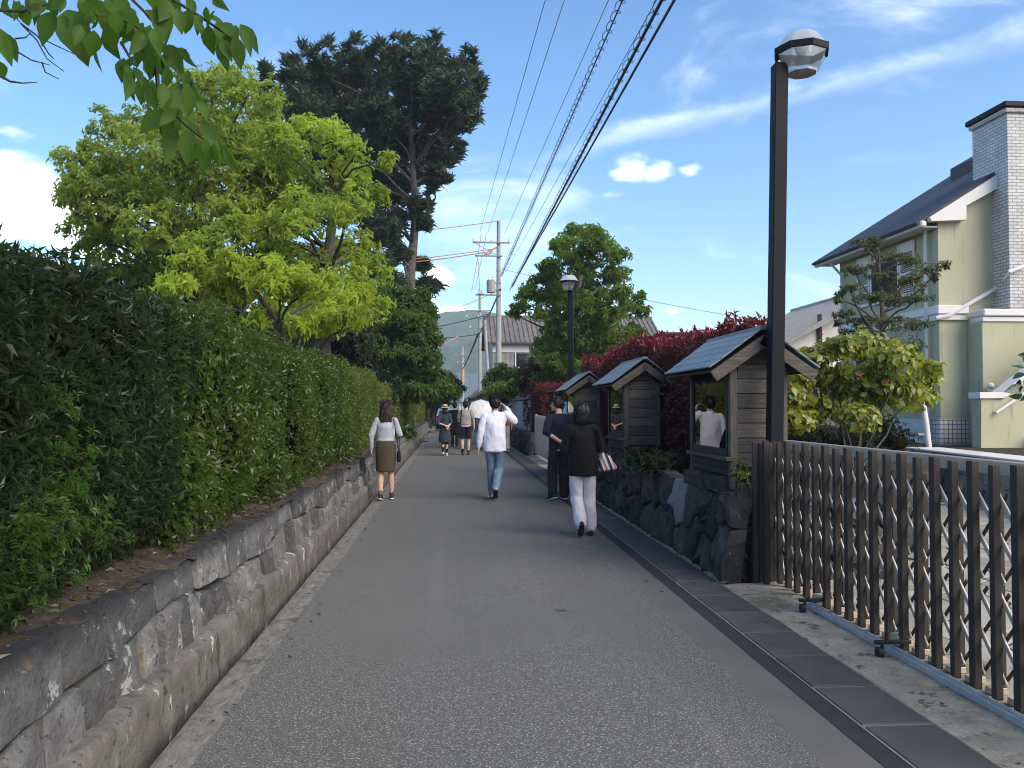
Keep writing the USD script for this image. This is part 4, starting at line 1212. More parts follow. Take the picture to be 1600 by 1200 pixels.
def tree(name, label, trunk, radii, clumps, leafmat_, leaf, bark=None, seed=1, rzf=.75, group=None, cat='tree', twigs=4, shell_core=False, parts=None, tufts=(), sats=4):
    """trunk: points; clumps: (centre, radius). leaf: keyword arguments of sprigs."""
    rg = np.random.default_rng(seed)
    trunk = np.asarray(trunk, float)
    t = thing(name, label, cat, trunk[0], 0, group)
    o = trunk[0]
    dz = np.linspace(0, 1, 14)
    tp = np.stack([np.interp(dz, np.linspace(0, 1, len(trunk)), trunk[:, i]) for i in range(3)], 1)
    tr = np.interp(dz, np.linspace(0, 1, len(radii)), radii)
    tp[1:-1] += rg.normal(size=(12, 3)) * tr[1:-1, None] * .25
    obj('trunk', tube(tp - o, tr, 12), bark or BARK, t, smooth=50)
    br, lv = [], []
    for c, r in clumps:
        c = np.asarray(c, float)
        rzk = rzf
        hd = np.linalg.norm(tp[:, :2] - c[:2], axis=1)
        want = c[2] - .55 * hd.min() - r * .3
        i = int(np.argmin(np.abs(tp[:, 2] - want)))
        br.append(limb(rg, tp[i] - o, c - o, min(max(tr[i] * .40, .02), .10), .012 + r * .012))
        for k in range(twigs):
            e = c + rdirs(rg, 1)[0] * r * np.array([.85, .85, .6])
            q = c + rg.normal(size=3) * r * .15
            br.append(limb(rg, q - o, e - o, .010 + r * .010, .005, n=4, k=4))
        lv.append(sprigs(rg, c - o, r, r * rzf, **leaf))
        for k in range(sats):
            q = c + rdirs(rg, 1)[0] * r * np.array([1.05, 1.05, .75]) * rg.uniform(.8, 1.15)
            lv.append(sprigs(rg, q - o, r * rg.uniform(.32, .55), r * .35, **leaf))
    for c, r in tufts:
        lv.append(sprigs(rg, np.asarray(c) - o, r, r * 2.1, **{**leaf, 'dens': leaf['dens'] * 2.2, 'up': .8}))
    obj('branches', cat_(br), bark or BARK, t, smooth=60, kind='stuff')
    obj('crown', cat_(lv), leafmat_, t)
    return t


def C(Y, lst, dy=.35, seed=0):
    """Clumps from the photo's pixels at about Y metres."""
    rg = np.random.default_rng(seed)
    return [(P(x, y, Y + rg.uniform(-dy, dy) * 2), r * Y / F) for x, y, r in lst]


# ---- left trees
T1 = C(17.5, [(175, 205, 34), (225, 188, 34), (285, 165, 40), (335, 148, 40), (385, 155, 42), (130, 262, 36), (185, 262, 46), (250, 245, 50), (325, 228, 55), (400, 235, 55), (115, 305, 28), (155, 315, 42),
              (220, 325, 50), (290, 315, 50), (140, 355, 34), (200, 385, 42), (255, 395, 42), (175, 412, 30), (240, 432, 30), (345, 300, 50), (300, 380, 40), (105, 290, 18), (410, 180, 30), (300, 128, 22), (350, 118, 20), (200, 290, 40), (170, 340, 34), (280, 280, 44), (310, 420, 40), (230, 355, 40), (350, 200, 40), (420, 290, 34), (160, 380, 30)], .9, 5)
tree('zelkova_tree', 'tall spreading pale green tree at far left behind the hedge', [P(330, 640, 18), P(325, 480, 18), P(310, 330, 17.7), P(320, 180, 17.5)], [.22, .18, .12, .03], T1, OLIVE,
     dict(dens=82, m=7, L=.12, W=.048, up=.25, droop=.28, shell=(.5, 1.15)), seed=3, group=None)
T2 = C(15.6, [(480, 212, 34), (440, 235, 36), (520, 225, 34), (400, 275, 42), (450, 285, 45), (508, 280, 45), (552, 270, 28), (350, 335, 40), (400, 352, 46), (470, 350, 48), (540, 330, 36), (585, 305, 22), (330, 392, 36),
              (390, 412, 42), (560, 385, 32), (505, 405, 42), (545, 440, 36), (580, 425, 26), (592, 478, 24), (556, 500, 28), (440, 330, 40), (600, 250, 14), (560, 235, 16), (380, 250, 25), (300, 360, 24), (515, 205, 20), (370, 370, 34), (430, 400, 36), (350, 430, 30), (470, 420, 40), (530, 480, 34), (480, 490, 34), (420, 370, 34), (540, 400, 34), (500, 330, 34), (395, 320, 36), (460, 320, 36)], .7, 6)
tree('lime_green_tree', 'bright lime green tree with bare upright limbs in front of the pine', [P(508, 640, 16), P(505, 480, 16), P(522, 330, 15.8), P(515, 240, 15.6)], [.15, .13, .08, .025], T2, LIMEL,
     dict(dens=84, m=7, L=.11, W=.045, up=.2, droop=.25, shell=(.45, 1.2)), seed=4)
T3 = C(11.8, [(290, 432, 30), (330, 440, 36), (380, 436, 40), (430, 446, 42), (480, 452, 38), (530, 470, 36), (275, 455, 22), (350, 468, 32), (420, 488, 32), (500, 498, 32), (542, 500, 26), (470, 512, 20), (400, 505, 14),
              (360, 410, 22), (420, 412, 20), (300, 405, 18), (555, 455, 22)], .5, 7)
tree('low_maple', 'low bright yellow green tree spreading over the top of the hedge', [P(470, 640, 12.2), P(455, 560, 12.1), P(430, 500, 12), P(400, 455, 11.8)], [.08, .07, .05, .02], T3, LIME2,
     dict(dens=170, m=7, L=.10, W=.034, up=.1, droop=.2, shell=(.25, 1.12), flat_=.8), seed=8, rzf=.55)

PY = 44.0
pc = C(PY, [(462, 130, 22), (470, 165, 30), (498, 120, 24), (520, 145, 34), (545, 112, 24), (560, 150, 34), (590, 108, 26), (605, 150, 36), (635, 105, 28), (650, 145, 36), (682, 108, 28), (695, 150, 34), (718, 165, 26), (738, 150, 14),
            (742, 128, 12), (732, 180, 16), (480, 205, 36), (530, 195, 40), (585, 195, 40), (640, 190, 38), (690, 195, 30), (560, 245, 42), (615, 235, 38), (660, 235, 30), (505, 255, 34), (600, 290, 36), (640, 285, 22), (690, 262, 20),
            (702, 235, 22), (652, 325, 14), (618, 345, 20), (588, 372, 24), (664, 352, 9), (560, 330, 36), (628, 400, 12), (585, 420, 26), (600, 440, 22), (612, 318, 16), (604, 365, 18), (616, 402, 14), (455, 180, 18), (655, 415, 10), (670, 455, 14), (680, 280, 14)], 1.6, 9)
tree('pine_tree', 'tall dark pine with a long bare trunk rising above the other trees', [P(628, 645, PY), P(640, 440, PY), P(652, 330, PY), P(643, 240, PY), P(640, 170, PY)], [.34, .26, .20, .15, .06], pc, PINEL,
     dict(dens=9, m=26, L=.42, W=.026, up=.62, droop=-.25, shell=(.25, 1.15), spread=.62, noise_=.4), bark=BARKP, seed=10, rzf=.8, twigs=6,
     tufts=C(PY, [(450, 105, 6), (462, 98, 6), (478, 85, 7), (492, 92, 6), (512, 72, 7), (505, 100, 6), (530, 95, 6), (545, 78, 7), (560, 72, 7), (575, 92, 6), (584, 82, 7), (600, 76, 7), (615, 88, 6), (622, 70, 7), (640, 68, 7), (655, 80, 6), (668, 78, 7), (683, 70, 7), (690, 88, 6), (705, 110, 6), (718, 105, 7),
                  (733, 92, 7), (738, 110, 6), (748, 135, 6), (755, 140, 5), (742, 165, 6), (735, 195, 6), (722, 205, 6), (705, 225, 6), (455, 150, 7), (448, 165, 6), (470, 120, 7), (690, 250, 5), (700, 215, 6), (670, 330, 5), (676, 290, 6), (560, 120, 7), (640, 120, 7), (600, 130, 7), (520, 125, 7), (680, 140, 7), (660, 445, 5), (672, 300, 5)], 1.2, 77))
tree('small_conifer', 'thin dark conifer tip left of the pine', [P(420, 640, 40), P(418, 250, 40), P(415, 98, 40)], [.2, .12, .02],
     C(40, [(415, 110, 5), (416, 128, 8), (412, 150, 11), (420, 172, 13), (412, 200, 17), (425, 215, 20), (430, 250, 28), (400, 240, 22)], .5, 11), PINEL, dict(dens=44, m=10, L=.35, W=.05, up=.5, droop=0, shell=(.2, 1.1), spread=.6), seed=12, cat='conifer')
mp = C(30.5, [(650, 465, 24), (622, 480, 30), (605, 510, 32), (645, 505, 32), (664, 532, 22), (612, 545, 36), (590, 580, 28), (642, 560, 36), (662, 590, 28), (620, 595, 32), (690, 602, 20), (704, 618, 14), (572, 555, 28), (580, 515, 32),
              (560, 590, 28), (668, 490, 14), (676, 560, 14), (640, 612, 26), (540, 560, 30), (530, 600, 30), (560, 470, 30), (590, 460, 28)], .8, 13)
tree('maple_tree', 'dark green layered maple hanging over the lane beyond the hedge', [P(606, 645, 31), P(610, 560, 31), P(625, 490, 30.8)], [.2, .16, .05], mp, MAPLE,
     dict(dens=120, m=8, L=.18, W=.07, up=.15, droop=.2, shell=(.25, 1.12), flat_=1.2), seed=14, rzf=.5)
for k, (lst, Y, lab, mt) in enumerate([
        ([(655, 605, 26), (675, 592, 22), (640, 620, 20), (690, 618, 20), (705, 606, 14), (672, 618, 20), (700, 590, 10)], 58, 'mid green trees overhanging the lane past the last hedge', MAPLE),
        ([(640, 612, 14), (648, 618, 12), (655, 610, 10)], 40, 'small light green bush showing over the trimmed hedge behind the maple', LIMEL),
        ([(500, 545, 40), (540, 530, 34), (460, 555, 36), (560, 560, 30), (520, 580, 40), (580, 600, 30), (600, 620, 20), (440, 520, 26)], 24, 'dark evergreen shrubs filling the garden behind the lime tree', DKSH),
        ([(210, 440, 40), (260, 470, 45), (320, 480, 45), (370, 520, 40), (150, 440, 20), (430, 540, 40)], 20, 'dark shrubs behind the hedge under the spreading tree', DKSH)]):
    cl = C(Y, lst, .8, 20 + k)
    c0 = np.mean([c for c, r in cl], 0)
    tree('garden_tree' if k != 1 else 'garden_bush', lab, [(c0[0], c0[1], .3), (c0[0], c0[1], c0[2])], [.12, .05], cl, mt, dict(dens=46 if Y > 30 else 70, m=7, L=.22 if Y > 30 else .16, W=.09 if Y > 30 else .065, up=.25, droop=.2, shell=(.4, 1.1)), seed=30 + k)

# ---- right trees and shrubs
cc = C(32, [(900, 365, 19), (925, 362, 15), (880, 388, 24), (935, 388, 27), (965, 402, 19), (905, 412, 27), (958, 432, 24), (860, 418, 19), (850, 442, 24), (828, 462, 22), (812, 480, 12), (800, 490, 8), (868, 470, 31), (920, 462, 29),
            (958, 470, 24), (985, 482, 19), (1004, 487, 10), (998, 465, 8), (880, 512, 31), (930, 512, 31), (962, 532, 27), (858, 540, 27), (900, 552, 31), (945, 565, 31), (983, 562, 19), (862, 570, 15), (960, 582, 24), (900, 592, 26), (845, 490, 14), (915, 440, 22), (1005, 585, 19), (880, 450, 26), (940, 495, 27), (900, 480, 27), (868, 505, 20), (910, 525, 29), (970, 555, 24), (880, 575, 27), (925, 590, 27), (850, 590, 15), (990, 520, 19), (852, 548, 12)], 1.2, 15)
tree('round_green_tree', 'large round mid green tree behind the farther street lamp', [P(905, 640, 32.5), P(903, 520, 32.4), P(905, 400, 32)], [.28, .2, .06], cc, CAMPH,
     dict(dens=72, m=8, L=.175, W=.07, up=.25, droop=.32, shell=(.45, 1.15)), seed=16, sats=2)
dg_ = C(15.8, [(1345, 378, 12), (1365, 383, 18), (1395, 402, 20), (1420, 408, 18), (1340, 422, 20), (1378, 432, 24), (1418, 440, 20), (1450, 422, 16), (1475, 412, 10), (1327, 452, 16), (1360, 466, 24), (1400, 470, 24), (1435, 468, 20), (1315, 492, 15),
               (1350, 502, 24), (1390, 502, 24), (1428, 506, 20), (1308, 507, 8), (1382, 540, 24), (1420, 546, 24), (1444, 570, 16), (1462, 584, 10), (1410, 588, 20), (1350, 540, 22), (1330, 520, 16), (1435, 600, 20), (1310, 470, 8), (1462, 430, 8)], .5, 17)
tree('dogwood_tree', 'slender tree with flat dull green tiers against the green house', [P(1383, 700, 15.9), P(1380, 520, 15.9), P(1372, 385, 15.8)], [.07, .05, .015], dg_, DOGW,
     dict(dens=120, m=6, L=.080, W=.04, up=.2, droop=.1, shell=(.2, 1.2), flat_=1.5), seed=18, rzf=.30, twigs=6, sats=1)


def shrub(name, label, Y, lst, mt, leaf, seed, cat='shrub', base=None, stems=5, rzf=.8, group=None, core=True, n_parts=0):
    rg = np.random.default_rng(seed)
    cl = C(Y, lst, .25, seed)
    c0 = np.mean([c for c, r in cl], 0)
    b = np.array(base if base is not None else [c0[0], c0[1], .68])
    t = thing(name, label, cat, b, 0, group)
    st = []
    for k in range(stems):
        c, r = cl[k % len(cl)]
        st.append(limb(rg, rg.normal(size=3) * [.05, .05, 0], c - b, .018, .008, .1))
    obj('stems', cat_(st), BARK, t, smooth=60, kind='stuff')
    v, f = cat_([sprigs(rg, c - b, r, r * rzf, **leaf) for c, r in cl])
    if n_parts:
        k = 18 if leaf.get('hi') else 4
        nl = len(v) // k
        vl = v.reshape(nl, k, 3)
        fl = f[:len(f) // nl]
        order = np.argsort(((vl.mean(1) + b - CAM) ** 2).sum(1))
        for i in order[:n_parts]:
            obj('leaf', (vl[i], fl), mt, t, smooth=True if k > 4 else False)
        rest = order[n_parts:]
        if len(rest):
            obj('foliage', (vl[rest].reshape(-1, 3), (fl[None] + (np.arange(len(rest)) * k)[:, None, None]).reshape(-1, 3)), mt, t, kind='stuff')
    else:
        obj('foliage', (v, f), mt, t, kind='stuff')
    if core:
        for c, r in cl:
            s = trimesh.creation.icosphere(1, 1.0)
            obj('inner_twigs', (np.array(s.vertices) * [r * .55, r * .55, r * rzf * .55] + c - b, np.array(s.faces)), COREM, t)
    return t


ysh = shrub('yellow_leaved_shrub', 'round shrub with large yellow green leaves right of the nearest display case', 11.2,
            [(1272, 562, 28), (1310, 546, 28), (1352, 542, 32), (1400, 562, 32), (1440, 592, 26), (1302, 600, 36), (1352, 602, 40), (1402, 612, 36), (1252, 592, 18), (1282, 640, 30), (1342, 650, 26), (1240, 622, 18), (1440, 622, 20), (1456, 575, 14), (1248, 655, 24)],
            YELS, dict(dens=460, m=3, L=.105, W=.066, up=.35, droop=.45, shell=(.45, 1.12), hi=True), 40, base=P(1330, 705, 11.2) * [1, 1, 0] + [0, 0, .68], stems=7, core=False, n_parts=290)
FLOWER = flat('red_petal', (.40, .012, .02), rough=.6)
for k, (x, y) in enumerate([(1236, 602), (1344, 588), (1384, 598), (1312, 517), (1284, 522), (1340, 592)]):
    f_ = obj('flower', trimesh.creation.icosphere(1, .017), FLOWER, ysh)
    UsdGeom.Xformable(f_).AddTranslateOp().Set(Gf.Vec3d(*(P(x, y, 10.75) - (P(1330, 705, 11.2) * [1, 1, 0] + [0, 0, .68]))))
shrub('dark_bush', 'dark clipped evergreen bush under the yellow leaved shrub', 13, [(1365, 680, 40), (1400, 690, 34), (1335, 690, 34), (1385, 665, 24), (1270, 680, 34), (1240, 690, 30), (1300, 690, 30)], DKSH, dict(dens=260, m=6, L=.055, W=.022, up=.3, droop=.1, shell=(.75, 1.08)), 41)
shrub('azalea_bush', 'low rounded green azalea on the stone wall between two display cases', 10.4, [(1005, 716, 30), (1035, 722, 32), (990, 722, 22), (1058, 735, 26), (1020, 730, 30)], AZAL, dict(dens=420, m=6, L=.035, W=.016, up=.35, droop=.1, shell=(.82, 1.08), noise_=.12), 42, rzf=.62)
shrub('variegated_bush', 'small variegated bush spilling over the wall beside the gate post', 7.30, [(1158, 730, 15), (1164, 748, 13), (1154, 744, 10)], VARI, dict(dens=900, m=4, L=.026, W=.018, up=.3, droop=.2, shell=(.7, 1.1)), 43, base=(2.62, 7.4, .72), stems=3)
shrub('bronze_shrub', 'bronze green rounded shrub in front of the storehouse', 34, [(845, 575, 26), (830, 590, 24), (865, 580, 22), (850, 598, 26), (875, 600, 20), (820, 605, 20)], BROWNS, dict(dens=60, m=7, L=.14, W=.06, up=.3, droop=.1, shell=(.6, 1.1)), 44)
shrub('cloud_pruned_pine', 'bright green pruned garden pine below the storehouse boards', 42, [(785, 582, 16), (805, 588, 18), (770, 592, 14), (795, 598, 18), (762, 600, 10), (815, 598, 14)], FERN, dict(dens=60, m=7, L=.2, W=.06, up=.4, droop=0, shell=(.5, 1.1)), 45)
shrub('garden_shrubs', 'mixed green garden shrubs above the grey boarded wall', 40, [(780, 612, 18), (800, 612, 20), (825, 612, 20), (850, 610, 20), (765, 618, 12), (812, 602, 16), (840, 620, 18), (790, 625, 14), (830, 628, 14)], CAMPH, dict(dens=60, m=7, L=.17, W=.07, up=.3, droop=.1, shell=(.5, 1.1)), 46)
shrub('dark_tree_mass', 'dark shrubs behind the red hedge left of the white gabled house', 26, [(985, 600, 36), (1010, 590, 26), (955, 605, 36), (925, 615, 30), (1035, 560, 20), (1060, 560, 20), (1000, 555, 16)], CAMPH, dict(dens=70, m=7, L=.18, W=.07, up=.3, droop=.1, shell=(.5, 1.1)), 47)


# ---- hedges
def hedge(name, label, y0, y1, xf, xb, z0, ztop, mt, dens, L, W, seed, face=-1, bulge=.10, top_mt=None, droop=.1, hi=False, n_parts=0, group=None, m=1, core_in=.16, end=True, edge=0.):
    """A clipped hedge running along the lane. face=+1: its front looks to +x (left side of the lane), -1: to -x."""
    rg = np.random.default_rng(seed)
    t = thing(name, label, 'hedge', (xf, y0, z0), 0, group)
    zt = ztop if callable(ztop) else (lambda y: np.full_like(np.asarray(y, float), ztop))
    ys_ = np.linspace(y0, y1, max(4, int((y1 - y0) / .3)))
    prof = []
    ins = core_in
    for y in ys_:
        b = (meshkit.noise(np.array([y * 1.3, 0., seed]), 1) - .5) * bulge
        zz = float(zt(y)) - ins
        s = face
        q = [(xf - s * (ins + .06), z0), (xf - s * ins + s * b, z0 + .5 * (zz - z0)), (xf - s * ins + s * b, zz - .12), (xf - s * (ins + .15), zz), (xb, zz), (xb, z0)]
        prof.append([(x, y, z) for x, z in q])
    v = np.array(prof).reshape(-1, 3) - [xf, y0, z0]
    k = 6
    f = []
    for i in range(len(ys_) - 1):
        for j in range(k - 1):
            a = i * k + j
            f += [(a, a + k, a + k + 1), (a, a + k + 1, a + 1)]
    for a in (0, (len(ys_) - 1) * k):
        for j in range(1, k - 1):
            f.append((a, a + j, a + j + 1))
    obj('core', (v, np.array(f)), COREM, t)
    H = float(np.mean(zt(ys_))) - z0
    nf, nt = int(dens * (y1 - y0) * H), int(dens * (y1 - y0) * abs(xb - xf) * .55)
    ne = int(dens * abs(xb - xf) * H * .8) if end else 0
    Yf = rg.uniform(y0, y1, nf)
    Zf = z0 + rg.uniform(edge, 1, nf) ** .95 * (zt(Yf) - z0)
    dep = rg.uniform(-.13, .05, nf) + (meshkit.fbm(np.stack([Yf * 1.6, Zf * 1.6, np.full(nf, seed)], -1), 3, 2) - .5) * bulge * 2
    dep -= .10 * np.exp(-((Zf - z0) / .18) ** 2) + .16 * np.clip(1 - (zt(Yf) - Zf) / .22, 0, 1) ** 2
    pf = np.stack([xf + face * dep, Yf, Zf], 1)
    nfv = np.tile([face * 1., 0, .35], (nf, 1))
    Yt = rg.uniform(y0, y1, nt)
    Xt = xf - face * rg.uniform(.02, abs(xb - xf), nt)
    pt = np.stack([Xt, Yt, zt(Yt) + rg.uniform(-.10, .06, nt) + (meshkit.fbm(np.stack([Xt * 2, Yt * 2, 0 * Xt], -1), 3, 4) - .5) * .16], 1)
    ntv = np.tile([0, 0, 1.], (nt, 1))
    pe = np.stack([xf - face * rg.uniform(0, abs(xb - xf), ne), y0 + rg.uniform(-.05, .12, ne), z0 + rg.uniform(0, 1, ne) * H], 1)
    nev = np.tile([0, -1., .35], (ne, 1))
    out = []
    for p, nn, mm in ((np.vstack([pf, pe]), np.vstack([nfv, nev]), mt), (pt, ntv, top_mt or mt)):
        n = len(p)
        if not n:
            continue
        if m > 1:
            p, nn = np.repeat(p, m, 0) + rg.normal(size=(n * m, 3)) * L * .12, np.repeat(nn, m, 0)
            n *= m
        ax = nn * .55 + rg.normal(size=(n, 3)) * .75
        ax += nn * np.clip(-(ax * nn).sum(1), 0, None)[:, None] * 1.5
        ax[:, 2] -= droop
        nor = nn + rg.normal(size=(n, 3)) * .55
        s = rg.uniform(.65, 1.25, n)
        out.append((leaf_mesh(p - [xf, y0, z0], ax, nor, L * s, W * s, hi=hi), mm))
    for i, (mesh_, mm) in enumerate(out):
        v, f = mesh_
        if n_parts and i == 0:
            k = 18 if hi else 4
            nl = len(v) // k
            vl, fl = v.reshape(nl, k, 3), f[:len(f) // nl]
            c = vl.mean(1) + [xf, y0, z0]
            score = np.linalg.norm(c - CAM, axis=1) - face * (c[:, 0] - xf) * 14
            order = np.argsort(score)
            for q in order[:n_parts]:
                obj('leaf', (vl[q], fl), mm, t, smooth=hi)
            rest = order[n_parts:]
            v, f = vl[rest].reshape(-1, 3), (fl[None] + (np.arange(len(rest)) * k)[:, None, None]).reshape(-1, 3)
        obj('foliage' if i == 0 else 'top_growth', (v, f), mm, t, kind='stuff')
    return t


wob = lambda z, a=.05, fq=1.1: (lambda y: z + a * np.sin(np.asarray(y) * fq) + a * .6 * np.sin(np.asarray(y) * fq * 2.7 + 1))
hedge('podocarpus_hedge', 'dark narrow leaved clipped hedge nearest the camera on the left', 1.6, 5.7, -1.74, -3.0, .67, wob(2.20, .05), PODO, 1300, .072, .009, 50, face=1, bulge=.14, m=4, droop=.05, group=None)
hedge('broadleaf_hedge', 'glossy broad leaved hedge section in the middle of the left row', 5.3, 13.4, -1.69, -2.9, .66, wob(2.22, .04), BROADL, 900, .054, .029, 51, face=1, bulge=.16, hi=False, m=2, n_parts=260)
hedge('mixed_hedge', 'yellowish finer leaved hedge section just before the woman in the brown skirt', 13.0, 19.6, -1.71, -2.9, .66, wob(2.27, .04), BROADM, 760, .05, .028, 52, face=1, bulge=.12, m=2)
hedge('trimmed_hedge', 'square clipped yellowish hedge directly left of the woman in the brown skirt', 19.9, 27.6, -1.78, -2.9, .66, wob(2.16, .03), YELLH, 420, .06, .035, 53, face=1, bulge=.08, m=2)
hedge('trimmed_hedge', 'lower clipped hedge right behind the shoulder of the woman in the brown skirt', 28.0, 37.5, -1.78, -2.9, .66, wob(2.02, .03), BROADM, 260, .08, .05, 54, face=1, bulge=.08, m=2)
hedge('trimmed_hedge', 'last clipped hedge ending at the pale end wall on the left', 40, 66, -1.80, -2.9, .66, wob(2.08, .03), YELLH, 130, .12, .07, 55, face=1, bulge=.08, m=2)
hedge('tall_hedge', 'tall dark hedge at the bend of the lane left of the woman in the hat', 70, 78, -1.15, -3.6, .0, wob(2.6, .05), DKSH, 120, .16, .08, 56, face=1, bulge=.1, m=2)
red_top = lambda y: 2.54 + .012 * (np.asarray(y) - 9) + .10 * np.sin(np.asarray(y) * .9 + .6) + .06 * np.sin(np.asarray(y) * 2.3)
hedge('red_hedge', 'tall red leaved photinia hedge behind the display cases', 9.5, 20.2, 3.26, 3.85, .68, red_top, REDD, 330, .085, .036, 57, face=-1, bulge=.18, top_mt=REDL, m=4)
hedge('red_hedge', 'farther red leaved photinia hedge beyond the pale beige gate', 27.4, 34.5, 3.05, 4.4, .5, wob(2.35, .12, .8), REDD, 170, .12, .05, 58, face=-1, bulge=.15, top_mt=REDL, m=3)
# red new shoots standing up along the crest of the near red hedge
rg = np.random.default_rng(60)
for (ya_, yb_, xa, xb2, zf, nm_, lab, cnt) in ((9.5, 20.2, 3.2, 3.85, red_top, 'red_shoots', 'bright red new shoots along the crest of the near red hedge', 420), (27.4, 34.5, 3.0, 4.2, wob(2.35, .12, .8), 'red_shoots', 'bright red new shoots along the crest of the far red hedge', 300)):
    yy = rg.uniform(ya_, yb_, cnt)
    xx = rg.uniform(xa, xb2, cnt)
    base = np.stack([xx, yy, zf(yy) + rg.uniform(-.24, .0, cnt)], 1)
    mm = 7
    ax = np.repeat(np.array([[-.2, 0, 1.]]) + rg.normal(size=(cnt, 3)) * .3, mm, 0)
    a2 = ax + rg.normal(size=ax.shape) * .5
    hgt = np.tile(np.linspace(0, .11, mm), cnt)[:, None]
    tag(obj(nm_, leaf_mesh(np.repeat(base, mm, 0) + ax * hgt, a2, rdirs(rg, cnt * mm), rg.uniform(.06, .11, cnt * mm), .032), REDL, kind='stuff'), lab, 'hedge shoots')

fern = shrub('feathery_shrub', 'bright green feathery shrub growing out of the dark hedge at far left', 3.55, [(20, 640, 70), (60, 720, 70), (10, 780, 90), (40, 850, 80), (70, 790, 60), (20, 900, 60), (-60, 700, 90), (-60, 850, 100), (60, 600, 40), (-30, 930, 70)], FERN,
             dict(dens=800, m=12, L=.034, W=.0052, up=.35, droop=.05, shell=(.1, 1.3), spread=.75, noise_=.7), 62, base=(-2.0, 3.4, .66), stems=6, core=False)
weed = shrub('weed_clump', 'small bright green weeds at the foot of the hedge before the woman', 13.6, [(538, 712, 9), (545, 706, 8), (530, 714, 7)], FERN, dict(dens=500, m=5, L=.09, W=.05, up=.4, droop=.2, shell=(.3, 1.1)), 63, base=(-1.66, 13.6, .66), stems=3, core=False)
weed2 = shrub('weed_clump', 'leafy green weeds hanging by the elbow of the woman in the brown skirt', 15.6, [(640, 680, 8), (634, 674, 7), (643, 670, 6)], FERN, dict(dens=500, m=5, L=.09, W=.05, up=.4, droop=.2, shell=(.3, 1.1)), 64, base=(-1.6, 15.6, .66), stems=3, core=False)
n = 650
rg = np.random.default_rng(65)
lx, ly = rg.uniform(-1.85, -1.56, n), rg.uniform(2.2, 16, n)
ql = leaf_mesh(np.stack([lx, ly, .66 + np.clip((-1.54 - lx) * .15, 0, .08) + rg.uniform(0, .03, n)], 1), rdirs(rg, n) * [1, 1, .25], np.tile([0, 0, 1.], (n, 1)) + rg.normal(size=(n, 3)) * .4, rg.uniform(.03, .06, n), .022)
tag(obj('leaf_litter', ql, LITTER, kind='stuff'), 'dry fallen leaves scattered on the soil at the foot of the hedge', 'leaf litter')

lx, ly = np.concatenate([rg.uniform(-1.3, -1.0, 90), rg.uniform(1.7, 2.9, 40)]), rg.uniform(2.2, 20, 130)
ql = leaf_mesh(np.stack([lx, ly, np.full(130, .006)], 1), rdirs(rg, 130) * [1, 1, .1], np.tile([0, 0, 1.], (130, 1)) + rg.normal(size=(130, 3)) * .25, rg.uniform(.02, .045, 130), .016)
tag(obj('road_litter', ql, LITTER, kind='stuff'), 'a few dry leaves along the edges of the lane', 'leaf litter')

# ---- persimmon branch overhead
pt_ = thing('persimmon_tree', 'large leaved persimmon branch hanging in from the upper left', 'tree', (-2.9, .7, .6))
o = np.array([-2.9, .7, .6])
rg = np.random.default_rng(70)
ptr = np.array([[-2.9, .7, .6], [-2.85, .8, 1.8], [-2.6, 1.0, 2.9], [-2.2, 1.3, 3.5]])
obj('trunk', tube(ptr - o, [.09, .08, .06, .05], 10), BARK, pt_, smooth=50)
c6 = lambda x, y, Y=2.5: P(x * .2625, y * .2625, Y)
paths = [[ptr[2], P(-150, -60, 2.2), c6(0, 60), c6(130, 65), c6(300, 20)], [ptr[3], P(60, -160, 2.4), c6(640, -40), c6(720, 80), c6(850, 190), c6(960, 290)], [c6(850, 190), c6(930, 380), c6(940, 510), c6(1010, 650), c6(1100, 740), c6(1230, 840)],
         [c6(720, 250), c6(800, 390)], [ptr[3], P(200, -120, 2.5), c6(1000, -20), c6(1180, 90), c6(1340, 200)], [c6(730, -60), c6(880, 90), c6(960, 200)]]
bm = []
for p in paths:
    p = np.array(p)
    bm.append(tube(p - o, np.linspace(.008 if len(p) > 3 else .005, .003, len(p)), 6))
obj('branches', cat_(bm), TWIG, pt_, smooth=60, kind='stuff')
tw = [[(125, 140), (230, 220), (330, 270), (460, 330)], [(125, 140), (220, 240), (280, 350), (380, 425)], [(230, 220), (290, 320), (320, 350)], [(90, 300), (190, 360), (300, 388)], [(250, 370), (270, 430), (350, 470)], [(0, 450), (60, 485), (130, 495), (220, 490)], [(60, 60), (125, 140)], [(90, 230), (150, 225), (180, 200)]]
obj('bare_twigs', cat_([tube(np.array([c6(x, y, 2.6) for x, y in p]) - o, np.linspace(.005 if i == 5 else .0028, .0012, len(p)), 5) for i, p in enumerate(tw)]), TWIG, pt_, kind='stuff')
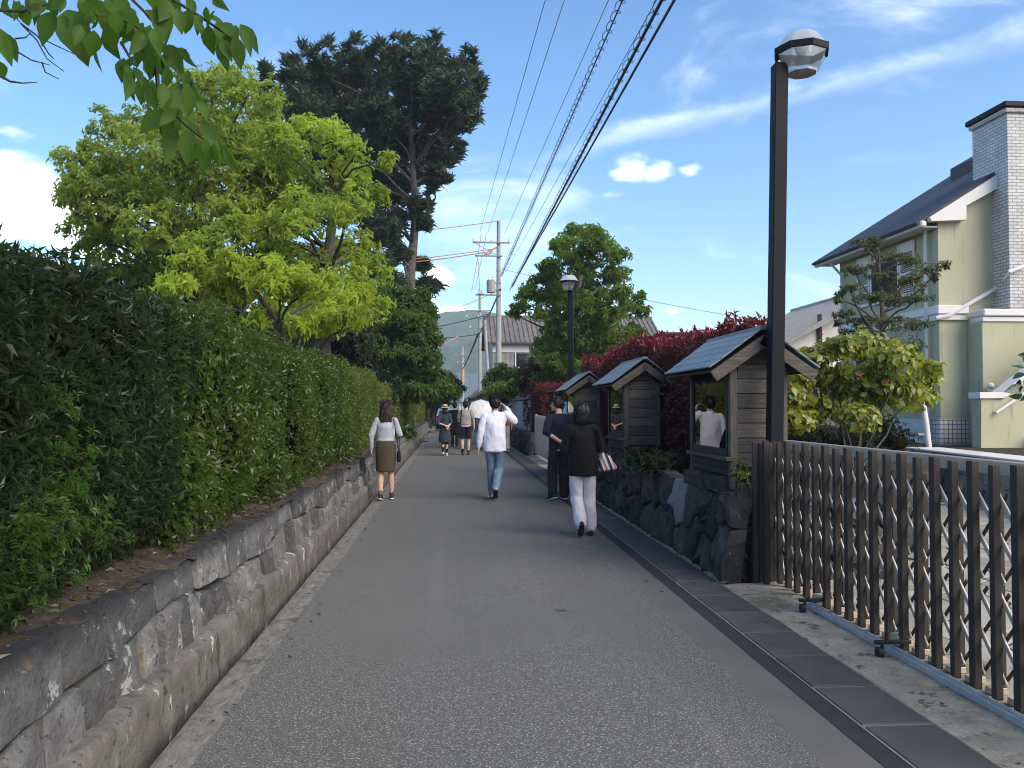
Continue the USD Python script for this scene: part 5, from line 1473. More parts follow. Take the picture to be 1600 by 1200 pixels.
LV = [(400, 60, 490, 330, 200), (330, 70, 245, 250, 150), (560, 0, 700, 175, 170), (690, 70, 800, 250, 150), (560, 240, 590, 420, 150), (640, 130, 690, 330, 140), (940, 30, 985, 235, 130), (1050, 50, 1080, 185, 90), (1240, 150, 1262, 310, 110),
      (1330, 225, 1345, 400, 100), (1400, 215, 1432, 400, 90), (1430, 145, 1530, 295, 80), (1440, 165, 1490, 310, 70), (1210, 90, 1340, 150, 80), (840, 150, 940, 400, 130), (800, 420, 785, 580, 90), (860, 455, 840, 610, 100), (905, 495, 920, 640, 100),
      (1065, 490, 1035, 690, 120), (1100, 495, 1130, 685, 110), (1150, 500, 1220, 665, 110), (970, 660, 845, 780, 100), (985, 675, 985, 825, 110), (1000, 715, 1000, 950, 120), (1080, 715, 1190, 805, 90), (1110, 775, 1115, 965, 110), (1200, 735, 1300, 855, 110),
      (1240, 845, 1205, 1020, 80), (1275, 850, 1300, 985, 80), (1310, 850, 1385, 1005, 70), (1335, 860, 1425, 1035, 60), (0, 170, 60, 370, 90), (20, 190, 100, 355, 80), (0, 365, 22, 465, 60), (150, -20, 190, 110, 100), (20, -10, 60, 95, 80), (200, -10, 212, 130, 60),
      (1050, 285, 1140, 375, 70), (1085, 280, 1165, 410, 60), (1000, 265, 1080, 445, 100), (790, 335, 715, 415, 60), (480, -20, 555, 130, 120), (950, 330, 1005, 485, 110), (640, -20, 770, 110, 140), (1150, 60, 1095, 190, 100), (1270, -10, 1345, 50, 60),
      (860, -10, 1000, 105, 130), (420, -30, 270, 40, 120), (500, 40, 470, 230, 150), (250, -20, 200, 90, 90), (60, -20, 20, 70, 90), (800, 240, 830, 400, 120), (720, 60, 820, 190, 120), (880, 280, 900, 460, 110), (560, 180, 540, 330, 130), (1020, 600, 1060, 740, 90),
      (960, 500, 900, 600, 100), (1180, 600, 1230, 700, 70), (1120, 420, 1100, 520, 60), (1290, 130, 1330, 240, 110), (1180, 130, 1200, 200, 60), (1000, 0, 960, 110, 120), (1110, -20, 1160, 90, 110), (1220, 850, 1150, 940, 80), (760, 420, 800, 500, 60), (750, 380, 770, 490, 50),
      (460, 250, 520, 380, 100), (590, 60, 640, 200, 140), (350, -30, 330, 60, 120), (1060, 700, 1010, 800, 70), (1330, 200, 1290, 290, 80), (1400, 150, 1400, 240, 70)]
anch = [(120, 40), (300, 20), (450, 60), (560, 20), (700, 60), (760, 120), (860, 200), (940, 280), (930, 380), (940, 510), (1000, 640), (1090, 740), (1230, 840), (800, 380), (1000, 0), (1180, 90), (1320, 190), (880, 90), (650, 150), (520, 120)]
for k in range(70):
    x, y = anch[k % len(anch)]
    x, y = x + rg.normal() * 45, y + rg.normal() * 35
    l_, a_ = rg.uniform(80, 150), rg.normal() * .45
    LV.append((x, y, x + math.sin(a_) * l_, y + math.cos(a_) * l_, l_ * .6))
for k, (x0, y0, x1, y1, w) in enumerate(LV):
    Y = 2.5 + rg.uniform(-.22, .22)
    x1, y1 = x0 + (x1 - x0) * 1.12, y0 + (y1 - y0) * 1.12
    a, b = c6(x0, y0, Y), c6(x1, y1, Y + rg.uniform(-.05, .05))
    L_ = np.linalg.norm(b - a)
    view = unit(CAM - a)
    nor = view + rg.normal(size=3) * .45 + np.array([0, 0, .3])
    v, f = leaf_mesh(np.array([a - o]), np.array([b - a]), np.array([nor]), np.array([L_]), np.array([min(w * .2625 * Y / F, L_ * .62)]), fold=.22, droop=.10, hi=True)
    obj('leaf', (v, f), PERSI, pt_, smooth=True)

# ---- camellia at the right edge, its stem beyond the frame
ca = thing('camellia', 'dark glossy camellia leaves reaching in at the right edge', 'shrub', (3.62, 4.5, 0.))
o = np.array([3.62, 4.5, 0.])
obj('stem', tube(np.array([(3.62, 4.5, 0.), (3.60, 4.5, 1.2), (3.5, 4.5, 1.6), (3.25, 4.5, 1.72)]) - o, [.03, .025, .014, .006], 7), TWIG, ca, smooth=60)
c7 = lambda x, y, Y: P(1400 + .175 * x, 550 + .175 * y, Y)
for (x0, y0, x1, y1) in [(1180, 30, 1095, 28), (1143, 135, 1032, 108), (1150, 190, 1045, 226), (1105, 245, 1092, 335), (1150, 300, 1095, 352), (1130, 385, 1022, 402), (1143, 320, 980, 348), (1200, 100, 1130, 60), (1200, 220, 1130, 280), (1190, 360, 1120, 440), (1230, 150, 1180, 90), (1240, 260, 1180, 330)]:
    Y = 4.5 + rg.uniform(-.1, .1)
    a, b = c7(x0, y0, Y), c7(x1, y1, Y - .02)
    L_ = np.linalg.norm(b - a)
    obj('leaf', leaf_mesh(np.array([a - o]), np.array([b - a]), np.array([unit(CAM - a) + rg.normal(size=3) * .5 + [0, 0, .5]]), np.array([L_]), np.array([L_ * .5]), hi=True), CAME, ca, smooth=True)

# ================================================================== people
SKIN = nmat('skin', [(.50, .29, .20), (.58, .36, .26)], scale=8, rough=.5, spec=.4)
HAIRB = nmat('black_hair', [(.006, .0055, .006), (.016, .014, .014)], scale=40, rough=.4, spec=.5, stretch=(3, 3, .3), bump=.5, bscale=60, bdist=.004)
HAIRR = nmat('auburn_hair', [(.022, .009, .008), (.05, .022, .018)], scale=40, rough=.4, spec=.5, stretch=(3, 3, .3), bump=.5, bscale=60, bdist=.004)
LOCKB = leafmat('dark_lock', [(.004, .004, .004), (.012, .010, .010), (.030, .026, .024)], .05, rough=.38, spec=.5)
LOCKR = leafmat('auburn_lock', [(.020, .009, .008), (.045, .020, .016), (.085, .040, .030)], .05, rough=.38, spec=.5)
LIPS = flat('lips', (.40, .16, .13), rough=.5)
EYEM = flat('eye', (.03, .025, .02), rough=.3)


def cloth(name, col, var=.1, rough=.9, scale=9, **k):
    return flat(name, col, rough=rough, spec=.2, var=var, scale=scale, bump=.3, bscale=70, bdist=.006, sheen=.04, **k)


def ball(p, r):
    s = m3.Manifold.sphere(1.0, 18)
    r = (r, r, r) if np.ndim(r) == 0 else r
    return s.scale(tuple(map(float, r))).translate(tuple(map(float, p)))


def bone(a, ra, b, rb):
    return m3.Manifold.batch_hull([ball(a, ra), ball(b, rb)])


def chain(*pr):
    out = None
    for (a, ra), (b, rb) in zip(pr, pr[1:]):
        h_ = bone(a, ra, b, rb)
        out = h_ if out is None else out + h_
    return out


def soft(man, step=.022, it=10, wrinkle=0., wf=11., seed=0, vert=1.0):
    m = man.refine_to_length(step)
    v, f = vf(m)
    t = trimesh.Trimesh(v, f, process=True)
    trimesh.smoothing.filter_taubin(t, lamb=.5, nu=.52, iterations=it)
    v = np.array(t.vertices)
    if wrinkle:
        q = v * [wf, wf, wf * vert] + seed * 3.1
        v = v + np.array(t.vertex_normals) * ((meshkit.fbm(q, 4, seed) - .5) * 2 * wrinkle)[:, None]
    return v, np.array(t.faces)


def mirror(p):
    return (-p[0], p[1], p[2])


BASE = dict(pelvis=(0, 0, .93), waist=(0, .0, 1.08), chest=(0, .0, 1.26), neck=(0, .005, 1.46), head=(0, .03, 1.60), hipL=(-.088, 0, .90), hipR=(.088, 0, .90), kneeL=(-.095, .02, .49), kneeR=(.095, .02, .49),
            ankL=(-.095, -.01, .09), ankR=(.095, -.01, .09), shL=(-.168, 0, 1.375), shR=(.168, 0, 1.375), elL=(-.222, -.02, 1.11), elR=(.222, -.02, 1.11), wrL=(-.25, .05, .87), wrR=(.25, .05, .87))


def hand(wrist, d, palm_n, side, curl=.5, s=1.0):
    """A hand as one manifold: palm, four fingers, thumb. d: from wrist to knuckles, palm_n: the way the palm faces, side: towards the thumb."""
    d, n = unit(d), unit(palm_n)
    side = unit(np.asarray(side, float) - d * np.dot(side, d))
    n = np.cross(d, side) * (1 if np.dot(np.cross(d, side), n) > 0 else -1)
    w = np.asarray(wrist, float)
    L = lambda a, b, c: w + (d * a + side * b + n * c) * s
    out = m3.Manifold.batch_hull([ball(L(0, .018, 0), .019 * s), ball(L(0, -.018, 0), .019 * s), ball(L(.085, .034, 0), .013 * s), ball(L(.08, -.034, 0), .012 * s), ball(L(.04, 0, .008), .017 * s)])
    for k, (b, ln) in enumerate(((.032, .070), (.011, .078), (-.011, .072), (-.031, .056))):
        p0, ang = L(.085 - abs(k - 1) * .003, b, 0), 0.
        for j, fr in enumerate((.45, .32, .23)):
            ang += curl * (.6 if j == 0 else .75)
            p1 = p0 + (d * math.cos(ang) + n * math.sin(ang) + side * (.10 * (1.2 - k))) * ln * fr * s
            out += bone(p0, (.0092 - .0008 * j) * s, p1, (.0084 - .0008 * j) * s)
            p0 = p1
    t0, t1, t2 = L(.02, .026, .006), L(.055, .058, .018), L(.082, .062, .030)
    return out + bone(t0, .013 * s, t1, .010 * s) + bone(t1, .010 * s, t2, .008 * s)


def person(name_label, loc, height, J, outfit, female=False, turn=0., rot=0., group=None, handL=None, handR=None, headtilt=0., seed=1, skinmat=None):
    """A person seen from behind, walking along +y; J: joints (metres, 1.72 m figure)."""
    Jn = {k: np.array(v, float) for k, v in {**BASE, **J}.items()}
    s = height / 1.715
    t = thing('person', name_label, 'person', loc, rot, group)
    if female:
        for k in ('shL', 'shR', 'elL', 'elR', 'wrL', 'wrR'):
            if k not in J:
                Jn[k] = Jn[k] * [.90, 1, 1]
    g = lambda k: Jn[k]
    fm = .92 if female else 1.
    torso = m3.Manifold.batch_hull([ball(g('pelvis'), (.155, .105, .09)), ball(g('waist'), (.132 * fm, .098, .08))])
    torso += m3.Manifold.batch_hull([ball(g('waist'), (.132 * fm, .098, .08)), ball(g('chest'), (.158 * fm, .112, .11))])
    torso += m3.Manifold.batch_hull([ball(g('chest'), (.150 * fm, .104, .10)), ball(g('shL') * [.76, 1, 1], .046), ball(g('shR') * [.76, 1, 1], .046)])
    torso += bone(g('neck') - [0, 0, .07], (.062, .058, .045), g('neck') + [0, .015, .05], .053)
    limbs = None
    for S in 'LR':
        a = chain((g('sh' + S) * [.95, 1, 1] - [0, 0, .012], .046 * fm), (g('el' + S), .038 * fm), (g('wr' + S), .028 * fm))
        l = chain((g('hip' + S), .088), (g('knee' + S), .056 * fm), (g('knee' + S) * .6 + g('ank' + S) * .4 + [0, -.012, 0], .054 * fm), (g('ank' + S), .036))
        limbs = a + l if limbs is None else limbs + a + l
    hd = g('head')
    Rz = trimesh.transformations.rotation_matrix(turn, [0, 0, 1])[:3, :3]
    hp = lambda x, y, z: hd + Rz @ np.array([x, y, z])
    head = m3.Manifold.batch_hull([ball(hp(0, -.012, .03), (.079, .097, .088)), ball(hp(0, .035, -.02), (.066, .066, .075))])
    head += m3.Manifold.batch_hull([ball(hp(0, .035, -.02), (.062, .062, .06)), ball(hp(0, .066, -.085), (.030, .022, .020)), ball(hp(0, .01, -.06), (.058, .06, .05))])
    head += bone(hp(0, .098, .010), .009, hp(0, .112, -.030), .0135)                       # nose
    head += bone(hp(-.035, .088, .032), .010, hp(.035, .088, .032), .010)                # brow
    for sx in (-1, 1):
        head += m3.Manifold.batch_hull([ball(hp(sx * .078, -.008, .018), (.009, .020, .024)), ball(hp(sx * .076, -.002, -.022), (.008, .012, .014))])
    body = soft(torso + limbs + head, .02, 8)
    bm_ = m3.Manifold(m3.Mesh(body[0].astype(np.float32), body[1].astype(np.uint32)))
    hl = handL or dict(d=(0, .1, -1), n=(1, 0, 0), side=(0, 1, 0), curl=.45)
    hr = handR or dict(d=(0, .1, -1), n=(-1, 0, 0), side=(0, 1, 0), curl=.45)
    for S, q in (('L', hl), ('R', hr)):
        hm = hand(g('wr' + S), q['d'], q['n'], q['side'], q.get('curl', .45), .92 * fm)
        try:
            bm_ = bm_ + hm
        except Exception:
            pass
    v, f = vf(bm_)
    if len(v) < 100:
        v, f = body
    sc = lambda m: (np.asarray(m[0]) * s, m[1])
    obj('body', sc((v, f)), skinmat or SKIN, t, smooth=60)
    for sx in (-1, 1):
        obj('eye', sc(shift((np.array(trimesh.creation.icosphere(1, .0105).vertices), trimesh.creation.icosphere(1, .0105).faces), hp(sx * .031, .089, .012))), EYEM, t, smooth=True)
    obj('mouth', sc(vf(ball(hp(0, .086, -.062), (.022, .010, .006)))), LIPS, t, smooth=True)
    # clothes
    for nm_, fn, mt, w in outfit(Jn, hp, g):
        kw = dict(wrinkle=w, seed=seed) if w else {}
        m = fn if isinstance(fn, tuple) else soft(fn, .016, 6, vert=.55, **kw)
        pr = obj(nm_, sc(m), mt, t, smooth=60)
        if nm_ == 'hair':
            ext = m[0][:, 2].max() - m[0][:, 2].min()
            obj('locks', sc(strands(m, hp, np.random.default_rng(seed), 1500, .05 if ext < .32 else .085, .15 if ext < .32 else .75)), LOCKR if mt is HAIRR else LOCKB, pr, kind='stuff')
    return t, s


def strands(mesh_, hp, rg_, n, L, down):
    """Fine locks lying on the hair's surface."""
    tm = trimesh.Trimesh(mesh_[0], mesh_[1], process=False)
    p, fi = trimesh.sample.sample_surface(tm, n, seed=int(rg_.integers(1e6)))
    nn = tm.face_normals[fi]
    crown = hp(0, -.03, .12)
    d = (p - crown) * (1 - down) + np.array([0, 0, -down * .2]) + rg_.normal(size=p.shape) * .012
    d -= nn * (d * nn).sum(1)[:, None]
    return leaf_mesh(p + nn * .001, d + nn * .012, nn + rg_.normal(size=nn.shape) * .2, L * rg_.uniform(.5, 1.2, n), .009, fold=.0, droop=.06)


def hair_short(hp, back=-.035, low=-.055, r=1.0):
    h_ = m3.Manifold.batch_hull([ball(hp(0, -.015, .040), (.092 * r, .108 * r, .094 * r)), ball(hp(0, -.045, -.005), (.080 * r, .070 * r, .07 * r))])
    h_ += m3.Manifold.batch_hull([ball(hp(0, -.05, .0), (.072, .05, .05)), ball(hp(0, -.052, low), (.050, .030, .03))])
    face = m3.Manifold.cube((.4, .4, .30), True)
    c = hp(0, .245, -.075)
    ang = math.degrees(math.atan2(*(hp(0, 1, 0) - hp(0, 0, 0))[[0, 1]]))
    return h_ - face.rotate((0, 0, -ang)).translate(tuple(map(float, c)))


def top_shape(Jn, g, hem=.88, grow=.016, sleeve=1.0, waist=.16, hemr=.18, fm=1., cuff=.036, armscale=1., depth=.115):
    o_ = m3.Manifold.batch_hull([ball(g('pelvis') * [1, 1, 0] + [0, 0, hem + .03], (hemr, depth + .01, .03)), ball(g('waist'), (waist * fm, depth, .08))])
    o_ += m3.Manifold.batch_hull([ball(g('waist'), (waist * fm, depth, .08)), ball(g('chest'), (.172 * fm, .126, .11))])
    o_ += m3.Manifold.batch_hull([ball(g('chest'), (.172 * fm, .126, .11)), ball(g('shL') * [.9, 1, 1], .056), ball(g('shR') * [.9, 1, 1], .056), ball(g('neck') - [0, .0, .045], (.075, .07, .035))])
    o_ += bone(g('neck') - [0, 0, .075], (.10, .085, .04), g('neck') + [0, -.006, -.030], (.066, .064, .02))
    for S in 'LR':
        e, w = g('el' + S), g('wr' + S)
        if sleeve >= 1:
            o_ += chain((g('sh' + S), .060 * armscale * fm), (e, .052 * armscale * fm), (e + (w - e) * min(1, sleeve - .04), cuff * fm))
        else:
            q = g('sh' + S) + (e - g('sh' + S)) * sleeve * 1.15 if sleeve < .8 else e + (w - e) * (sleeve - .8) * 2
            o_ += chain((g('sh' + S), .064 * armscale * fm), *([] if sleeve < .8 else [(e, .060 * fm)]), (q, .062 * armscale * fm if sleeve < .8 else .052 * fm))
    return o_


def trousers(g, hem=.06, hip=.092, knee=.072, cuff=.062, top=1.0, only=None):
    o_ = m3.Manifold.batch_hull([ball(g('pelvis') + [0, 0, top - .97], (.160, .112, .05)), ball(g('hipL'), (hip, .108, .09)), ball(g('hipR'), (hip, .108, .09))])
    for S in 'LR':
        k, a = g('knee' + S), g('ank' + S)
        o_ += chain((g('hip' + S) + [0, 0, -.02], (hip * .98, .106, .10)), (k, knee), (a + [0, 0, hem - .05], cuff))
    return o_


def shoe(a, pitch, w=.042, L=.25, yaw=0.):
    """Shoe round an ankle joint: pitch>0 lifts the heel."""
    R = trimesh.transformations.euler_matrix(-pitch, 0, yaw)[:3, :3]
    q = lambda x, y, z: np.asarray(a) + R @ np.array([x, y, z])
    up = m3.Manifold.batch_hull([ball(q(0, -.055, -.045), (w * .85, .035, .035)), ball(q(0, .03, -.035), (w * .9, .05, .045)), ball(q(0, .13, -.06), (w * .95, .05, .026)), ball(q(0, 0, .0), (.040, .045, .03))])
    so = m3.Manifold.batch_hull([ball(q(0, -.07, -.078), (w * .86, .030, .012)), ball(q(0, .05, -.08), (w * .9, .04, .012)), ball(q(0, .14, -.076), (w * 1.0, .05, .012))])
    return soft(up, .02, 3), soft(so, .02, 1)


WHITES = cloth('white_shirt_cloth', (.66, .66, .74), .03)
JEANS = nmat('blue_denim', [(.075, .13, .20), (.13, .21, .30), (.22, .30, .37)], scale=5, rough=.9, bump=.3, bscale=60, bdist=.006)
JEANB = nmat('dirty_denim_top', [(.13, .14, .13), (.19, .19, .175)], scale=6, rough=.9)
GREYT = cloth('grey_blue_top', (.34, .36, .40), .05)
OLIVES = cloth('olive_brown_skirt', (.058, .047, .026), .08)
NAVY = cloth('navy_sweater', (.007, .012, .026), .12)
CHAR = cloth('charcoal_trousers', (.020, .021, .023), .15)
BLK = cloth('black_top', (.005, .005, .0055), .15)
WHTR = cloth('white_trousers', (.62, .58, .62), .04)
COAT = cloth('dark_teal_coat', (.028, .038, .052), .12)
KNIT = cloth('grey_knit', (.23, .23, .22), .06)
SHORTS = cloth('dark_navy_shorts', (.008, .011, .020), .12)
STRAW = nmat('straw', [(.50, .32, .14), (.62, .43, .22)], scale=30, rough=.85)
SHOEK = flat('dark_shoe', (.016, .017, .019), rough=.5)
SHOEG = flat('grey_shoe', (.42, .41, .38), rough=.6)
SOLEW = flat('white_sole', (.62, .61, .59), rough=.6)
SOLEB = flat('black_sole', (.012, .012, .012), rough=.6)
PINKH = cloth('pink_shirt', (.50, .30, .32), .05)


def shoes(g, pl, pr, up, so, w=.042, yl=0., yr=0.):
    o_ = []
    for S, p, yw in (('L', pl, yl), ('R', pr, yr)):
        a, b = shoe(g('ank' + S), p, w, yaw=yw)
        o_ += [('shoe', a, up, 0), ('sole', b, so, 0)]
    return o_


# -- man in the white shirt, right hand raised to his face, heel of the right foot lifted
J = dict(shR=(.19, .0, 1.41), elR=(.335, .10, 1.30), wrR=(.20, .20, 1.52), elL=(-.245, -.03, 1.12), wrL=(-.27, .0, .87), hipL=(-.085, 0, .90), kneeL=(-.05, .10, .50), ankL=(-.03, .13, .09),
         kneeR=(.065, .02, .50), ankR=(.0, -.20, .19), head=(.0, .035, 1.60))


def o1(Jn, hp, g):
    return [('hair', soft(hair_short(hp), .012, 3, .009, 34, 4), HAIRB, 0), ('shirt', top_shape(Jn, g, hem=.78, waist=.178, hemr=.196, armscale=1.15, depth=.138), WHITES, .022),
            ('jeans', trousers(g, knee=.078, cuff=.068, hip=.090), JEANS, .018), ('collar', soft(bone(g('neck') + [0, .0, -.03], (.069, .066, .02), g('neck') + [0, .004, .002], (.062, .060, .012)), .015, 2), WHITES, 0)] + shoes(g, 0., .75, SHOEG, SOLEB)


pa, sa_ = person('man in a loose white shirt and faded jeans raising his right hand to his face', (.74, 14.1, .0), 1.74, J, o1, handR=dict(d=(-.5, .2, .6), n=(-.6, -.5, 0), side=(-.3, .6, .3), curl=.6), handL=dict(d=(-.1, .1, -1), n=(1, 0, 0), side=(0, 1, 0), curl=.55), seed=2)

# -- woman with long auburn hair, grey top, brown skirt
J = dict(kneeL=(-.085, -.0, .49), ankL=(-.08, -.10, .095), kneeR=(.085, .06, .49), ankR=(.10, .10, .09), elL=(-.25, -.03, 1.12), wrL=(-.25, .02, .89), elR=(.235, .06, 1.13), wrR=(.14, .24, 1.10))


def skirt(g, top, hem, w0, w1, d0, d1):
    c = g('pelvis')
    return m3.Manifold.batch_hull([ball((0, 0, top), (w0, d0, .015)), ball((0, 0, .93), (.178, .130, .08))]) + m3.Manifold.batch_hull([ball((0, 0, .93), (.178, .130, .08)), ball((0, 0, .86), (.180, .132, .08)), ball((.0, .0, hem), (w1, d1, .015))])


def o2(Jn, hp, g):
    hair = hair_short(hp, r=1.06) + m3.Manifold.batch_hull([ball(hp(0, -.035, .02), (.100, .088, .09)), ball(hp(0, -.05, -.12), (.112, .07, .06)), ball(hp(-.03, -.085, -.25), (.085, .035, .05)), ball(hp(.03, -.085, -.25), (.085, .035, .045))])
    return [('hair', soft(hair, .012, 3, .010, 30, 3, .2), HAIRR, 0), ('top', top_shape(Jn, g, hem=1.00, waist=.158, hemr=.152, fm=.94, sleeve=1.0, armscale=1.1), GREYT, .018),
            ('skirt', skirt(g, 1.04, .50, .142, .168, .112, .135), OLIVES, .004), ('sock', soft(bone(g('ankL') + [0, 0, .0], .042, g('ankL') + [0, .008, .05], .043) + bone(g('ankR') + [0, 0, .0], .042, g('ankR') + [0, 0, .05], .043), .018, 2), flat('grey_sock', (.10, .10, .11), rough=.9), 0)] + shoes(g, .18, .0, SHOEK, SOLEW)


pb_, sb_ = person('woman with long auburn hair in a grey top and brown skirt beside the left wall', (-1.10, 14.2, .0), 1.66, J, o2, female=True, seed=5)
bag = thing('handbag', 'small black shoulder bag on the right hip of the woman in the brown skirt', 'handbag', (-1.10 + .22, 14.2, .0))
obj('bag', soft(m3.Manifold.batch_hull([ball((.0, .0, .80), (.030, .085, .03)), ball((0, 0, .66), (.042, .10, .03))]), .02, 3), BLK, bag, smooth=50)
obj('strap', tube([(-.005, -.05, .80), (-.02, -.09, 1.0), (-.055, -.115, 1.2), (-.09, -.06, 1.37), (-.08, .05, 1.33), (-.0, .09, 1.1), (0, .05, .80)], .008, 6), BLK, bag, smooth=60)

# -- woman in black top and white trousers
J = dict(kneeL=(-.075, .02, .49), ankL=(-.05, -.18, .17), kneeR=(.10, .06, .49), ankR=(.115, .05, .09), hipL=(-.085, 0, .90), elL=(-.245, .0, 1.12), wrL=(-.12, .24, 1.05), elR=(.245, .02, 1.13), wrR=(.13, .25, 1.08))


def o3(Jn, hp, g):
    hair = hair_short(hp, r=1.10) + m3.Manifold.batch_hull([ball(hp(0, -.03, .035), (.108, .105, .09)), ball(hp(0, -.035, -.09), (.118, .09, .06)), ball(hp(0, -.05, -.13), (.085, .06, .03))])
    return [('hair', soft(hair, .012, 3, .009, 30, 3, .3), HAIRB, 0), ('top', top_shape(Jn, g, hem=.76, waist=.178, hemr=.205, fm=1.0, armscale=1.15, depth=.145), BLK, .018),
            ('trousers', trousers(g, knee=.086, cuff=.082, hip=.096, hem=.055), WHTR, .018)] + shoes(g, .85, .0, SHOEK, SOLEB, .038)


pc_, sc_ = person('woman with black bob hair in a black top and wide white trousers', (1.60, 10.1, .0), 1.60, J, o3, female=True, seed=7)
bag = thing('tote_bag', 'striped pink, white and teal tote bag on the shoulder of the woman in black', 'bag', (1.60 + .275, 10.06, .0), 0)
strp = {"g": ("texture_coordinate", {}), "m": ("mapping", {"rotation": (0, .35, 0)}), "s": ("separate_xyz", {}), "r": ("rgb_ramp", {"interpolate": False, "ramp": [(0, (.02, .02, .022)), (.16, (.62, .60, .58)), (.28, (.60, .27, .20)), (.44, (.03, .03, .03)), (.54, (.62, .33, .27)), (.68, (.70, .68, .65)), (.78, (.16, .30, .30)), (.9, (.02, .02, .02))]}),
        "a": ("math", {"math_type": "multiply", "value2": 9.0}), "w": ("math", {"math_type": "fraction"}), "p": ("principled_bsdf", {"roughness": .8})}
STRIPE = usdkit.material(stage, '/World/Looks/striped_cloth', strp, [("g.object", "m.vector"), ("m.vector", "s.vector"), ("s.x", "a.value1"), ("a.value", "w.value1"), ("w.value", "r.fac"), ("r.color", "p.base_color")], surface="p.BSDF")
obj('bag', soft(m3.Manifold.batch_hull([ball((-.045, -.02, .99), (.03, .05, .02)), ball((.02, -.02, .97), (.03, .05, .02)), ball((-.05, -.03, .80), (.04, .07, .03)), ball((.10, -.03, .82), (.04, .07, .03))]), .018, 3, .004, 12, 3), STRIPE, bag, smooth=50)
for dy in (-.06, .05):
    obj('strap', tube([(-.05, dy, .99), (-.07, dy, 1.15), (-.10, dy * .8, 1.30), (-.055, dy * .8, 1.28), (.0, dy, 1.12), (.03, dy, .97)], .009, 6), BLK, bag, smooth=60)

# -- man in the navy sweater, looking left, hands behind his back holding a paper
J = dict(kneeL=(-.10, .06, .49), ankL=(-.12, -.02, .10), kneeR=(.09, .05, .49), ankR=(.10, .04, .09), elL=(-.26, -.12, 1.14), wrL=(-.03, -.20, .98), elR=(.25, -.12, 1.13), wrR=(.07, -.19, .95), head=(-.02, .04, 1.60))


def o4(Jn, hp, g):
    return [('hair', soft(hair_short(hp, r=1.04), .012, 3, .010, 34, 4), HAIRB, 0), ('sweater', top_shape(Jn, g, hem=.88, waist=.176, hemr=.172, sleeve=.9, armscale=1.08), NAVY, .016),
            ('trousers', trousers(g, knee=.082, cuff=.074, hip=.094, hem=.05), CHAR, .018)] + shoes(g, .25, .0, SHOEK, SOLEW, yl=.4)


pd_, sd_ = person('man in a navy sweater looking left with his hands behind his back', (1.82, 14.0, .0), 1.72, J, o4, turn=1.15, seed=9, rot=8, handL=dict(d=(.9, -.1, -.35), n=(0, .8, -.4), side=(.2, -.5, .6), curl=.5), handR=dict(d=(-.1, -.1, -1), n=(0, .5, 0), side=(-1, 0, 0), curl=.9))
tag(obj('paper', shift(beam((-.11, -.01, -.02), (.11, .0, .02), .085, .004), (1.82 + .055, 13.765, .862)), PAPER), 'folded white paper held behind the back by the man in navy', 'paper')

# -- woman in the straw hat, long dark coat, hands behind her
J = dict(kneeL=(-.06, .02, .49), ankL=(-.06, -.08, .12), kneeR=(.06, .04, .49), ankR=(.07, .06, .09), elL=(-.23, -.11, 1.12), wrL=(.02, -.19, 1.03), elR=(.21, -.06, 1.13), wrR=(.10, -.19, .98), head=(.0, .03, 1.60))


def o5(Jn, hp, g):
    coat = top_shape(Jn, g, hem=.93, waist=.175, hemr=.18, fm=.98, sleeve=.86, armscale=1.2, depth=.13) + m3.Manifold.batch_hull([ball((0, 0, 1.05), (.175, .13, .05)), ball((0, 0, .47), (.215, .17, .02))])
    hat = m3.Manifold.batch_hull([ball(hp(0, -.005, .075), (.098, .11, .03)), ball(hp(0, -.005, .135), (.078, .088, .03))]) + m3.Manifold.batch_hull([ball(hp(0, -.01, .045), (.155, .17, .012)), ball(hp(0, -.01, .062), (.12, .13, .012))])
    return [('hair', soft(hair_short(hp, r=1.05) + ball(hp(0, -.06, -.08), (.085, .06, .06)), .016, 3), HAIRB, 0), ('coat', coat, COAT, .02), ('leggings', trousers(g, knee=.062, cuff=.045, hip=.088), SHORTS, .003), ('hat', soft(hat, .018, 2), STRAW, 0),
            ('scarf', soft(bone(g('neck') + [0, 0, -.05], (.10, .085, .03), g('neck') + [0, -.01, .01], (.075, .07, .02)), .02, 3), BLK, 0)] + shoes(g, .35, 0, SHOEG, SOLEW, .038)


person('woman in a straw sun hat and long dark coat clasping her hands behind her', (-.20, 27.0, .0), 1.62, J, o5, female=True, seed=11, handL=dict(d=(.8, -.1, -.5), n=(0, 1, 0), side=(.3, 0, .8), curl=.5), handR=dict(d=(-.2, -.1, -1), n=(0, 1, 0), side=(-1, 0, 0), curl=.7))

# -- man in the grey knit, shorts, black shoulder bag
J = dict(kneeL=(-.10, .02, .49), ankL=(-.095, -.03, .09), kneeR=(.10, .03, .49), ankR=(.10, .05, .09), elR=(.26, .0, 1.12), wrR=(.275, .05, .88))


def o6(Jn, hp, g):
    return [('hair', soft(hair_short(hp), .016, 3), HAIRB, 0), ('undershirt', soft(m3.Manifold.batch_hull([ball((0, 0, .90), (.183, .132, .02)), ball((0, 0, 1.0), (.175, .125, .03))]), .02, 2), PINKH, 0),
            ('sweater', top_shape(Jn, g, hem=.94, waist=.185, hemr=.19, sleeve=.62, armscale=1.2, depth=.135), KNIT, .02),
            ('shorts', trousers(g, knee=.10, cuff=.062, hip=.098).trim_by_plane((0, 0, 1), .53), SHORTS, .005), ('sock', soft(bone(g('ankL'), .042, g('ankL') + [0, 0, .08], .046) + bone(g('ankR'), .042, g('ankR') + [0, 0, .08], .046), .018, 2), BLK, 0)] + shoes(g, .05, 0, SHOEK, SOLEB)


